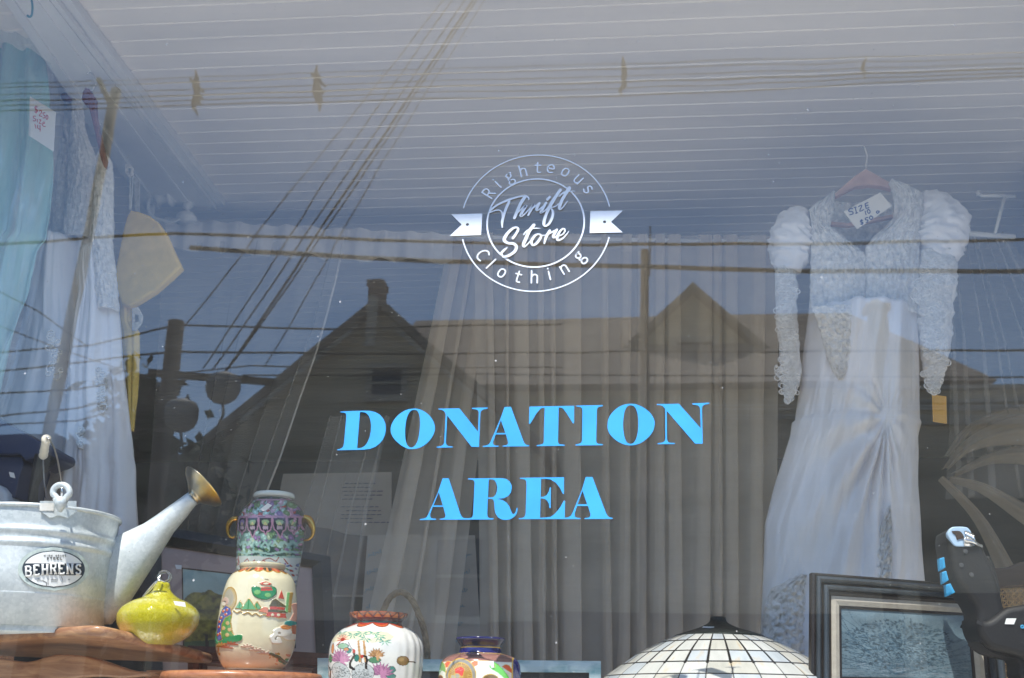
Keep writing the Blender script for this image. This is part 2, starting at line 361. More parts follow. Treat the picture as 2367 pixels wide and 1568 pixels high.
# white boxed beam along the left of the bay, running away from the glass
bx = -1.735
mb = MB(); 
zb1 = ZC-.06; pa, pb = Zp(80, 78, zb1), Zp(340, 456, zb1); sl = (pb[0]-pa[0])/(pb[1]-pa[1]); xa = pa[0]+(.16-pa[1])*sl; xb = pa[0]+(1.70-pa[1])*sl
def beamq(o0, o1, p0, p1, z0, z1):   # a strip of the beam: fractions across its width
    f0 = lambda t: xa+(bx-xa)*t; f1 = lambda t: xb+(bx-xb)*t
    mb.hexa([(f0(o0), .16, z0), (f0(o0), .16, z1), (f0(o1), .16, z1), (f0(o1), .16, z0)][::-1], [(f1(o0), 1.70, z0), (f1(o0), 1.70, z1), (f1(o1), 1.70, z1), (f1(o1), 1.70, z0)][::-1])
beamq(-.15, .10, 0, 0, zb1-.010, ZC-.002); beamq(.101, .60, 0, 0, zb1, ZC-.002); beamq(.601, .70, 0, 0, zb1-.005, ZC-.002); beamq(.701, 1.0, 0, 0, zb1, ZC-.002)
mb.box((bx+.003, .16, ZC-.035), (bx+.05, 1.76, ZC-.003))
mb.box((bx+.002, .16, ZC-.058), (bx+.02, 1.74, ZC-.038))
beam = mb.build('ceiling_beam', m_white); struct(beam)
mb = MB(); mb.box((1.77, 1.46, .92), (1.9, 1.62, ZC-.006)); c = mb.build('corner_post', m_white); struct(c)
mb = MB(); mb.box((1.904, .16, .92), (1.95, 1.95, ZC-.006)); struct(mb.build('right_wall', m_white))
# facade
fac = thing('shopfront', 'painted shopfront wall around and above the big display window', 'shopfront', (0, -.05, 0))
mb = MB(); mb.box((-6.7, -.14, 0), (6.7, .155, GZ0-.06)); mb.build('stall_riser', m_brick, fac)
mb = MB(); mb.box((-6.7, -.14, GZ1+.05), (6.7, .115, 5.6)); mb.build('fascia', m_brick, fac)
mb = MB(); mb.box((-6.7, -.14, GZ0-.057), (GX0-.06, .155, GZ1+.047)); mb.build('pier', m_brick, fac)
mb = MB(); mb.box((GX1+.06, -.14, GZ0-.057), (6.7, .155, GZ1+.047)); mb.build('pier', m_brick, fac)
win = thing('shop_window', 'large pane of shop window glass reflecting the street', 'window', (0, 0, GZ0-.05))
mb = MB(); e = .002
mb.box((GX0-.058, -.06, GZ0-.055), (GX1+.058, .06, GZ0)); mb.box((GX0-.058, -.06, GZ1), (GX1+.058, .06, GZ1+.045))
mb.box((GX0-.058, -.06, GZ0+e), (GX0, .06, GZ1-e)); mb.box((GX1, -.06, GZ0+e), (GX1+.058, .06, GZ1-e)); mb.build('window_frame', m_white, win)
grid('pane', [[(GX0, 0, GZ0), (GX1, 0, GZ0)], [(GX0, 0, GZ1), (GX1, 0, GZ1)]], m_glass, win, smooth=False)
# canopy / eave above the pavement that shades the upper glass
d2 = sdir; zs = 2.83; oy = -1.30
t = (-oy)/(-d2.y); oz = zs+t*d2.z
can = thing('canopy', 'flat painted canopy projecting over the pavement above the window', 'canopy', (0, -.2, oz))
mb = MB(); mb.box((-7.5, oy, oz), (7.5, -.145, oz+.16)); mb.build('canopy_deck', mat('canopy_paint', (.10, .13, .18), .7, var=.2), can)
mb = MB(); mb.box((-7.5, oy-.025, oz-.0), (7.5, oy-.003, oz+.22)); mb.build('canopy_edge', m_white, can)
mb = MB(); mb.box((-6.7, -.14, 5.604), (6.7, .155, oz+1.2)); mb.build('upper_wall', m_brick, fac)

# ------------------------------------------------------------------ writing on the glass
def glass_map(Zf, pts): return [Zf(*p) for p in pts]
LET = []
LET.append((Zd, [[(125,233),(300,224),(470,220),(560,222),(640,240),(710,280),(760,340),(790,410),(797,490),(785,570),(750,650),(700,710),(640,755),(560,785),(470,797),(80,805),(78,793),(120,785),(155,765),(170,740),(180,690),(213,300),(205,262),(180,248),(125,244)],
 [(415,240),(455,240),(500,250),(540,290),(565,350),(578,430),(575,520),(558,610),(525,690),(485,740),(440,768),(372,777)]]))
LET.append((Zd, [[(1215,188),(1300,200),(1400,255),(1480,340),(1520,440),(1518,520),(1480,610),(1400,705),(1300,765),(1200,787),(1120,780),(1020,730),(930,650),(885,580),(868,510),(880,430),(930,340),(1010,260),(1110,205)],
 [(1215,207),(1250,215),(1280,250),(1298,320),(1303,410),(1295,520),(1275,640),(1240,720),(1200,757),(1160,764),(1120,735),(1095,680),(1083,590),(1085,470),(1100,360),(1130,270),(1170,220)]], 1))
LET.append((Zd, [[(1575,190),(1885,185),(2160,530),(2172,250),(2160,218),(2130,200),(2070,192),(2070,178),(2305,173),(2305,187),(2240,200),(2205,225),(2195,260),(2175,755),(2065,755),(1705,290),(1685,690),(1695,725),(1725,745),(1785,750),(1785,763),(1548,767),(1548,754),(1610,745),(1645,725),(1660,690),(1682,270),(1660,230),(1620,205),(1575,202)]]))
LET.append((Z2, [[(485,220),(610,217),(860,900),(885,945),(920,968),(972,975),(972,995),(445,1000),(445,985),(510,975),(545,960),(557,930),(545,880),(510,758),(310,762),(260,900),(255,940),(275,970),(310,982),(370,985),(370,1003),(55,1007),(55,990),(130,978),(175,955),(205,915),(400,460)],[(412,480),(500,733),(318,733)]]))
LET.append((Z2, [[(975,213),(1858,197),(1855,540),(1835,545),(1700,330),(1640,255),(1600,230),(1553,230),(1538,900),(1548,935),(1570,955),(1670,965),(1670,985),(1118,992),(1118,975),(1200,962),(1240,945),(1257,915),(1275,235),(1230,235),(1190,255),(1110,350),(990,550),(965,553)]]))
LET.append((Z2, [[(1898,192),(2423,183),(2423,203),(2350,215),(2315,240),(2305,290),(2292,880),(2300,925),(2330,945),(2423,955),(2423,973),(1885,980),(1885,960),(1960,945),(2000,920),(2012,880),(2020,290),(2010,245),(1980,222),(1898,210)]]))
LET.append((Z3, [[(685,157),(800,170),(950,240),(1080,350),(1150,480),(1155,580),(1120,700),(1030,820),(900,920),(780,965),(670,977),(560,960),(430,900),(300,790),(235,670),(228,560),(250,440),(330,320),(450,220),(570,170)],
 [(690,185),(740,200),(785,255),(815,340),(832,450),(835,570),(825,700),(800,820),(755,910),(700,945),(650,940),(600,905),(560,800),(540,680),(533,560),(545,420),(565,310),(600,230),(640,195)]], 1))
LET.append((Z3, [[(1200,163),(1635,157),(2065,640),(2055,270),(2040,215),(2000,185),(1900,170),(1900,150),(2235,135),(2235,153),(2140,175),(2100,200),(2090,260),(2105,943),(1955,943),(1395,295),(1400,850),(1415,900),(1450,925),(1555,932),(1555,950),(1215,953),(1215,935),(1300,925),(1350,900),(1368,850),(1365,260),(1320,205),(1270,183),(1200,180)]]))
LET.append((ZA, [[(605,240),(745,238),(1010,1050),(1040,1105),(1080,1140),(1180,1150),(1260,1135),(1290,1105),(1300,1050),(1332,370),(1330,320),(1310,285),(1270,270),(1185,262),(1185,242),(1700,235),(1950,235),(2050,250),(2130,310),(2175,390),(2180,460),(2160,560),(2100,640),(2000,690),(1860,705),(1980,740),(2060,790),(2120,870),(2185,1030),(2210,1050),(2245,1045),(2275,990),(2290,910),(2312,910),(2305,1000),(2270,1080),(2200,1140),(2130,1175),(2030,1187),(1950,1175),(1870,1130),(1810,1040),(1790,940),(1780,790),(1760,730),(1720,705),(1635,705),(1622,1050),(1630,1110),(1660,1140),(1765,1150),(1765,1175),(540,1180),(540,1160),(620,1150),(665,1125),(672,1080),(620,885),(380,888),(325,1040),(320,1100),(345,1140),(380,1155),(455,1158),(455,1183),(90,1187),(90,1165),(180,1155),(235,1130),(275,1070),(500,560)],
 [(518,555),(612,857),(395,857)],[(1657,262),(1740,262),(1790,285),(1830,350),(1850,440),(1840,540),(1815,610),(1770,660),(1720,675),(1638,675)]]))
LET.append((ZE, [[(180,228),(1185,213),(1182,590),(1160,595),(1080,440),(1000,340),(880,265),(780,250),(662,252),(652,660),(720,660),(790,620),(840,540),(860,445),(887,445),(880,915),(852,915),(840,820),(800,750),(740,705),(650,695),(638,1135),(780,1130),(880,1115),(960,1060),(1060,950),(1130,840),(1180,748),(1208,748),(1200,1133),(1270,1130),(1340,1090),(1390,1000),(1590,500),(1678,210),(1830,208),(2140,1030),(2180,1100),(2220,1125),(2290,1140),(2290,1162),(1650,1165),(1650,1145),(1740,1135),(1785,1100),(1785,1050),(1730,868),(1480,868),(1425,1040),(1425,1090),(1450,1125),(1490,1140),(1560,1142),(1560,1165),(155,1168),(155,1148),(240,1140),(285,1115),(310,1050),(332,400),(325,310),(300,270),(260,255),(180,248)],[(1605,520),(1710,830),(1490,830)]]))
loopsW = {0: [], 1: []}
for k, L in enumerate(LET):
    Zf, polys = L[0], L[1]; smf = len(L) > 2
    for pl in polys:
        q = glass_map(Zf, pl)
        if smf: q = [tuple(a) for a in spline(q+[q[0]], 4)[:-1]]
        loopsW[0 if k < 8 else 1].append([(P(x, y, -.003)[0], P(x, y, -.003)[2]) for x, y in q])
for w, nm in ((0, 'blue vinyl lettering reading DONATION'), (1, 'blue vinyl lettering reading AREA')):
    o = curve_solid('lettering', loopsW[w], m_letter, win, .0004, to3=lambda x, z, y: (x, -.003-y, z)); o['label'] = nm
# logo
def ribbon(mbx, pts, ysh, n=6):
    """pts: world (x, z, width)"""
    pp = spline(pts, n) if len(pts) > 2 else [np.array(p, float) for p in pts]
    V = []; k = len(pp)
    for i, p in enumerate(pp):
        t = pp[min(i+1, k-1)][:2]-pp[max(i-1, 0)][:2]; t = t/(np.linalg.norm(t)+1e-9); nrm = np.array([-t[1], t[0]])
        for s in (-1, 1):
            q = p[:2]+nrm*s*p[2]/2; V.append((q[0], ysh, q[1]))
    mbx.add(V, [(2*i, 2*i+1, 2*i+3, 2*i+2) for i in range(k-1)])
    for e_, i0 in ((0, 0), (1, k-1)):
        p = pp[i0]; r = p[2]/2; N = 10
        mbx.add([(p[0]+r*math.cos(6.283*j/N), ysh+.00002*(e_+1), p[1]+r*math.sin(6.283*j/N)) for j in range(N)], [tuple(range(N))])
def W2(Zf, x, y): p = P(*Zf(x, y), 0); return p[0], p[2]
lg = MB(); step = [0]
def ysh(): step[0] += 1; return -.0026-.00005*step[0]
sL = np.linalg.norm(P(*ZL(1100, 800), 0)-P(*ZL(1200, 800), 0))/100
sT = np.linalg.norm(P(*ZT(900, 700), 0)-P(*ZT(1000, 700), 0))/100
tp = [W2(ZL, *q) for q in ((1150,158),(1070,1445),(420,655),(1822,636),(400,960),(1805,937))]
A = np.array([[2*x, 2*z, 1] for x, z in tp]); b_ = np.array([x*x+z*z for x, z in tp]); so = np.linalg.lstsq(A, b_, rcond=None)[0]
LCX, LCZ = so[0], so[1]; LR = math.sqrt(so[2]+LCX**2+LCZ**2)
tp2 = [W2(ZL, *q) for q in ((1130,384),(1085,1216),(638,800),(1574,745))]
A = np.array([[2*x, 2*z, 1] for x, z in tp2]); b_ = np.array([x*x+z*z for x, z in tp2]); so = np.linalg.lstsq(A, b_, rcond=None)[0]
ICX, ICZ = so[0], so[1]; IR = math.sqrt(so[2]+ICX**2+ICZ**2)
def arc(cx, cz, R, a0, a1, w, n=60): return [(cx+R*math.cos(a0+(a1-a0)*i/n), cz+R*math.sin(a0+(a1-a0)*i/n), w) for i in range(n+1)]
def ang(Zf, x, y): w = W2(Zf, x, y); return math.atan2(w[1]-LCZ, w[0]-LCX)
ribbon(lg, arc(LCX, LCZ, LR, ang(ZL, 1822, 636), ang(ZL, 420, 655), 12*sL), ysh(), 1)
a0 = ang(ZL, 400, 960); a1 = ang(ZL, 1805, 937)
if a0 > 0: a0 -= 2*math.pi
ribbon(lg, arc(LCX, LCZ, LR, a0, a1, 13*sL), ysh(), 1)
ribbon(lg, arc(ICX, ICZ, IR, 0, 2*math.pi, 16*sL, 90), ysh(), 1)
def flag(pts, hole):
    L1 = [W2(ZL, *q) for q in pts]; h = W2(ZL, *hole); r = 15*sL
    return [L1, [(h[0]+r*math.cos(-6.283*j/16), h[1]+r*math.sin(-6.283*j/16)) for j in range(16)]]
GL = {'R': [[(0,0),(0,1.4)],[(0,1.38),(.35,1.4),(.62,1.28),(.68,1.05),(.6,.8),(.35,.7),(0,.7)],[(.35,.7),(.75,0)]],
 'i': [[(0,0),(0,1)],[(0,1.33),(0,1.37)]], 'l': [[(0,0),(0,1.45)]],
 'g': [[(.3,1),(.08,.9),(.04,.68),(.2,.45),(.42,.45),(.58,.65),(.54,.9),(.3,1),(.72,1.0)],[(.2,.45),(.05,.3),(.15,.15),(.5,.1),(.7,-.1),(.62,-.38),(.3,-.48),(0,-.35),(-.02,-.1),(.2,.13)]],
 'h': [[(0,0),(0,1.45)],[(0,.7),(.15,.93),(.4,1.0),(.62,.85),(.65,.55),(.65,0)]],
 'n': [[(0,0),(0,1)],[(0,.7),(.15,.93),(.4,1.0),(.62,.85),(.65,.55),(.65,0)]],
 't': [[(.2,1.3),(.2,.3),(.28,.05),(.58,.04)],[(-.08,.96),(.56,.96)]],
 'e': [[(.02,.54),(.7,.54),(.68,.8),(.5,1.0),(.25,1.0),(.04,.8),(.0,.5),(.06,.2),(.3,.0),(.66,.06)]],
 'o': [[(.35,1),(.08,.88),(0,.5),(.08,.12),(.35,0),(.62,.12),(.7,.5),(.62,.88),(.35,1)]],
 'u': [[(0,1),(0,.42),(.08,.1),(.35,.0),(.55,.1),(.65,.35)],[(.65,1),(.65,0)]],
 's': [[(.55,.9),(.3,1.0),(.05,.88),(.06,.65),(.3,.52),(.55,.38),(.58,.14),(.3,0),(0,.1)]],
 'C': [[(.85,1.3),(.5,1.42),(.15,1.2),(0,.7),(.15,.2),(.5,0),(.88,.08)]]}
xh = 84*sL
def put(ch, x, y, top):
    wx, wz = W2(ZL, x, y); rad = np.array([wx-LCX, wz-LCZ]); rad /= np.linalg.norm(rad)
    up = rad if top else -rad; rt = np.array([up[1], -up[0]])
    allp = np.array([p for st in GL[ch] for p in st]); c = (allp.max(0)+allp.min(0))/2
    for st in GL[ch]:
        pts = []
        for gx, gy in st:
            q = np.array([wx, wz])+rt*(gx-c[0])*xh+up*(gy-c[1])*xh; pts.append((q[0], q[1], 15*sL))
        ribbon(lg, pts, ysh(), 4)
for ch, (x, y) in zip('Righteous', ((658,513),(738,422),(868,378),(985,300),(1128,270),(1250,282),(1390,315),(1512,385),(1606,480))): put(ch, x, y, True)
for ch, (x, y) in zip('Clothing', ((602,1105),(680,1190),(782,1278),(940,1312),(1095,1315),(1235,1288),(1382,1243),(1545,1137))): put(ch, x, y, False)
SC = [[(178,590,30),(200,545,36),(340,445,36),(500,375,44),(650,325,34),(800,300,30),(862,330,30),(872,372,16)],
 [(185,592,26),(270,560,24),(340,552,24),(392,590,26),(402,680,26),(398,760,30)],
 [(522,405,50),(470,520,50),(428,640,50),(398,760,46),(400,860,22)],
 [(800,320,62),(720,450,58),(655,600,56),(615,695,50)],[(640,640,18),(740,535,30),(825,475,46),(765,570,52),(730,655,50),(790,630,26),(860,560,18)],
 [(850,570,18),(965,450,38),(905,560,46),(862,642,34)],[(895,560,18),(970,500,26),(1062,430,40)],[(1065,430,38),(1010,535,50),(1040,552,26),(1130,480,22)],
 [(1180,420,46),(1105,555,52),(1085,600,36),(1150,570,24),(1230,490,18)],[(1205,365,50),(1245,318,44)],
 [(1432,195,56),(1340,330,60),(1250,480,62),(1180,640,52),(1140,780,56),(1165,838,34),(1235,790,46),(1290,680,48),(1300,580,42),(1262,515,20)],[(1262,505,22),(1340,490,18),(1400,440,16)],
 [(1590,165,74),(1530,260,62),(1462,380,56),(1418,500,56),(1432,540,30),(1492,490,22),(1560,392,14)],[(1412,310,24),(1480,250,30),(1560,222,24),(1700,214,8)],
 [(590,1052,50),(645,975,46),(682,900,44),(655,862,34),(580,885,46),(480,985,56),(435,1085,60),(500,1140,46),(600,1152,52),(650,1205,52),(620,1290,56),(510,1365,50),(410,1385,34)],[(405,1360,30),(385,1320,44),(440,1260,42),(490,1220,14)],
 [(962,820,60),(880,930,62),(812,1080,62),(775,1170,56),(795,1205,32),(860,1150,24),(900,1100,18)],[(782,990,24),(832,930,30),(940,882,28),(1075,878,8)],
 [(1040,980,30),(980,1010,44),(922,1100,50),(935,1172,40),(995,1158,46),(1062,1080,48),(1092,1010,38),(1040,978,26)],[(1080,1010,18),(1180,1000,16)],
 [(1245,920,46),(1182,1030,52),(1148,1148,28)],[(1180,1015,18),(1260,960,28),(1350,915,34)],[(1372,905,44),(1312,1010,52),(1325,1045,30),(1400,990,20)],
 [(1400,1020,22),(1480,980,26),(1515,920,30),(1488,885,28),(1430,930,42),(1382,1020,50),(1385,1088,40),(1465,1065,30),(1545,985,22),(1585,930,8)]]
for st in SC: ribbon(lg, [(*W2(ZT, x, y), w*sT) for x, y, w in st], ysh(), 8)
logo = lg.build('shop_logo', m_logo, win); logo['label'] = 'round white vinyl emblem reading Righteous Clothing Thrift Store'
fl = flag([(300,718),(598,710),(585,915),(285,925),(400,815)], (455,815)); f2 = flag([(1630,688),(1940,682),(1826,790),(1937,890),(1622,897)], (1765,790))
o = curve_solid('emblem_ribbon', fl, m_logo, win, .0004, to3=lambda x, z, y: (x, -.003-y, z))
o = curve_solid('emblem_ribbon', f2, m_logo, win, .0004, to3=lambda x, z, y: (x, -.003-y, z))

# ------------------------------------------------------------------ the street opposite (seen in the glass)
def pole(name, label, px, py, D, rad, lean=None, group='timber poles along the street opposite', parts=None):
    top = M(px, py, D); b = np.array([top[0], top[1], 0.0])
    if lean is not None: b[0] += lean
    t = thing(name, label, 'pole', b, group)
    mb = MB(); mb.tube([b, (b+top)/2, top], [rad*1.25, rad*1.1, rad], 14); mb.build('shaft', m_pole, t, True)
    return t, top
# pole with two transformers
pA, topA = pole('utility_pole', 'stout timber pole with a crossarm and two round transformers', 410, 745, 12.5, .125)
def atz(px, py, D): return M(px, py, D)
mb = MB(); a = atz(345, 862, 12.5); b = atz(640, 885, 12.3); mb.hexa([a+(0,-.05,-.05), a+(0,.05,-.05), a+(0,.05,.05), a+(0,-.05,.05)], [b+(0,-.05,-.05), b+(0,.05,-.05), b+(0,.05,.05), b+(0,-.05,.05)]); mb.build('crossarm', m_pole, pA)
for (cx, cy, r) in ((515, 905, .25), (418, 968, .25)):
    c = atz(cx, cy, 11.9); mb = MB()
    prof = [(.001, -.27), (r*.45, -.25), (r*.8, -.17), (r*.97, -.06), (r, .0), (r, .05), (r*.97, .12), (r*.8, .2), (r*.4, .25), (.001, .26)]
    mb.rings([[c+np.array([q*math.cos(6.283*j/24), q*math.sin(6.283*j/24), z*.9+.05]) for j in range(24)] for q, z in prof]); o = mb.build('transformer', m_can, pA, True)
    mb = MB(); mb.tube(spline([c+(0.02, 0, -.18), c+(.05, 0, -.35), c+(.0, 0, -.5), c+(.12, .1, -.7)], 5), .02, 6); mb.build('cable_tail', m_wire, pA, True)
pB, topB = pole('utility_pole', 'slim square topped pole with a thin lightning rod', 1489, 580, 14, .068, lean=-.25)
mb = MB(); mb.tube([M(1500, 640, 13.9), M(1503, 522, 13.9)], .014, 6); mb.build('rod', m_wire, pB)
m_pale = mat('weathered_timber', (.6, .52, .40), .9, var=.3, scale=8, stretch=(6, 6, .6))
pC, topC = pole('utility_pole', 'tall timber pole at the left end of the street', 268, 205, 13, .085, lean=-.35)
mb = MB(); mb.tube([M(228, 182, 12.95), M(262, 255, 13)], .045, 8); mb.build('brace', m_pale, pC)
for ch in pC.children: ch.data.materials[0] = m_pale
# wires
def wire(label, pts, D, r, sag=0, group='overhead cables across the street'):
    q = []
    for i in range(len(pts)-1):
        a, b = M(pts[i][0], pts[i][1], D), M(pts[i+1][0], pts[i+1][1], D)
        if sag:
            for k in range(8):
                t = k/8; p = a+(b-a)*t; p[2] -= sag*4*t*(1-t); q.append(p)
        else: q.append(a)
    q.append(M(pts[-1][0], pts[-1][1], D))
    mb = MB(); mb.tube(q, r, 6); o = mb.build('overhead_cable', m_wire, None, True)
    tag(o, label, 'cable', group); return o
diag = [((1066, -10), (520, 640), (385, 812)), ((1084, -10), (560, 672), (430, 800)), ((1096, -10), (600, 700), (480, 822)), ((1110, -10), (655, 610), (520, 830)), ((1118, -10), (690, 600), (555, 820)), ((1126, -10), (735, 570), (560, 838))]
for i, ((x0, y0), (x1, y1), (x2, y2)) in enumerate([((1038, -20), (600, 530), (400, 790)), ((1056, -20), (735, 440), (470, 850)), ((1085, -20), (720, 520), (490, 855)), ((1104, -20), (760, 500), (520, 860)), ((1112, -20), (748, 540), (512, 872)), ((1130, -20), (880, 380), (610, 850))]):
    wire(['leftmost of the six cables slanting down to the transformers', 'second of the six slanting cables from the left', 'third of the six slanting cables from the left', 'thickest of the six cables slanting down to the transformers', 'fifth of the six slanting cables from the left', 'rightmost of the six cables slanting down to the transformers'][i],
         ((x0, y0), (x1, y1), (x2, y2)), 13-.25*i, [.010, .011, .012, .019, .012, .009][i], .05, 'cables slanting down to the transformers')
hz = [('uppermost thin cable crossing just under the ceiling boards', [(-30, 196), (700, 168), (2400, 120)], 12, .005), ('second thin cable from the top crossing the upper window', [(-30, 205), (700, 180), (2400, 132)], 12.2, .006),
 ('third thin cable from the top crossing the upper window', [(-30, 222), (700, 198), (2400, 146)], 12.1, .006), ('fourth thin cable from the top crossing the upper window', [(-30, 236), (700, 212), (1998, 172), (2400, 158)], 12.3, .009),
 ('fifth thin cable from the top crossing the upper window', [(-30, 248), (700, 224), (1400, 205), (2400, 168)], 12.2, .007), ('lowest thin cable of the bundle crossing the upper window', [(-30, 260), (700, 236), (1440, 222), (2400, 176)], 12.4, .008),
 ('thick cable just below the curtain rod, sagging at the left', [(440, 573), (760, 592), (1060, 606), (1480, 618), (1800, 626), (2400, 627)], 11, .024), ('thick cable running beside the curtain rod', [(-30, 566), (400, 540), (1040, 562), (1400, 566), (1880, 563), (2400, 553)], 11.2, .017),
 ('cable meeting the tip of the transformer pole', [(-30, 815), (200, 800), (410, 753), (760, 760), (1300, 748)], 13.2, .012), ('taut cable behind the transformer pole, crossing the gable', [(-30, 862), (410, 812), (780, 818), (1500, 814), (2400, 812)], 13.4, .013),
 ('thin cable between the transformer crossarm and the roof', [(420, 862), (580, 845), (760, 852), (1300, 850)], 13.1, .009), ('thin cable crossing the gable window', [(560, 868), (1100, 866), (2400, 872)], 13.6, .010),
 ('cable low across the left dress', [(-30, 912), (180, 900), (345, 870)], 12.6, .012), ('second cable low across the left dress', [(-30, 965), (180, 945), (345, 905)], 12.6, .012), ('lowest cable across the left dress', [(-30, 985), (180, 975), (345, 930)], 12.6, .011),
 ('thin cable rising across the teal gown', [(-30, 740), (120, 800), (350, 880)], 12.7, .008), ('cable looping over the teal gown', [(-30, 660), (90, 720), (200, 800)], 12.8, .010)]
for lb, pts, D, r in hz: wire(lb, pts, D, r*1.35)
m_alu = mat('bare_aluminium_cable', (.8, .8, .78), .5, var=.1)
for i, (py, lb) in enumerate(((934, 'uppermost of the pale cables low at the right'), (943, 'second of the pale cables low at the right'), (958, 'third of the pale cables low at the right'), (965, 'lowest of the pale cables low at the right'))):
    mb = MB(); mb.tube([M(1480+i*60, py+2, 14), M(1900, py+1, 14), M(2420, py+3, 14)], [.004, .008, .009][0:3], 6); o = mb.build('overhead_cable', m_alu, None, True); tag(o, lb, 'cable', 'pale cables in front of the flat roofed building')
# cable spacers on the upper bundle
for i, (x, y0, y1, lb) in enumerate(((455, 162, 268, 'ragged cable spacer above the yellow felt at upper left'), (735, 150, 256, 'ragged cable spacer above the left curtain'), (1437, 132, 222, 'slim cable spacer above the round emblem'), (1998, 128, 186, 'small cable spacer above the puff sleeved dress'))):
    mb = MB(); rs = random.Random(i+3)
    pts = [M(x+rs.uniform(-6, 6), y0+(y1-y0)*k/7, 12.1) for k in range(8)]
    mb.tube(pts, [.012, .03, .045+.02*(i < 2), .05, .04+.02*(i < 2), .05, .03, .012] if i < 3 else [.008, .015, .02, .03, .03, .02, .015, .008], 8)
    if i < 2:
        for k in range(3): mb.tube([M(x-14+6*k, y0+20+15*k, 12.1), M(x+16-4*k, y0+50+16*k, 12.0)], .025, 6)
    o = mb.build('cable_spacer', m_wire, None, True); tag(o, lb, 'cable spacer', 'spacers clipped to the upper cable bundle')

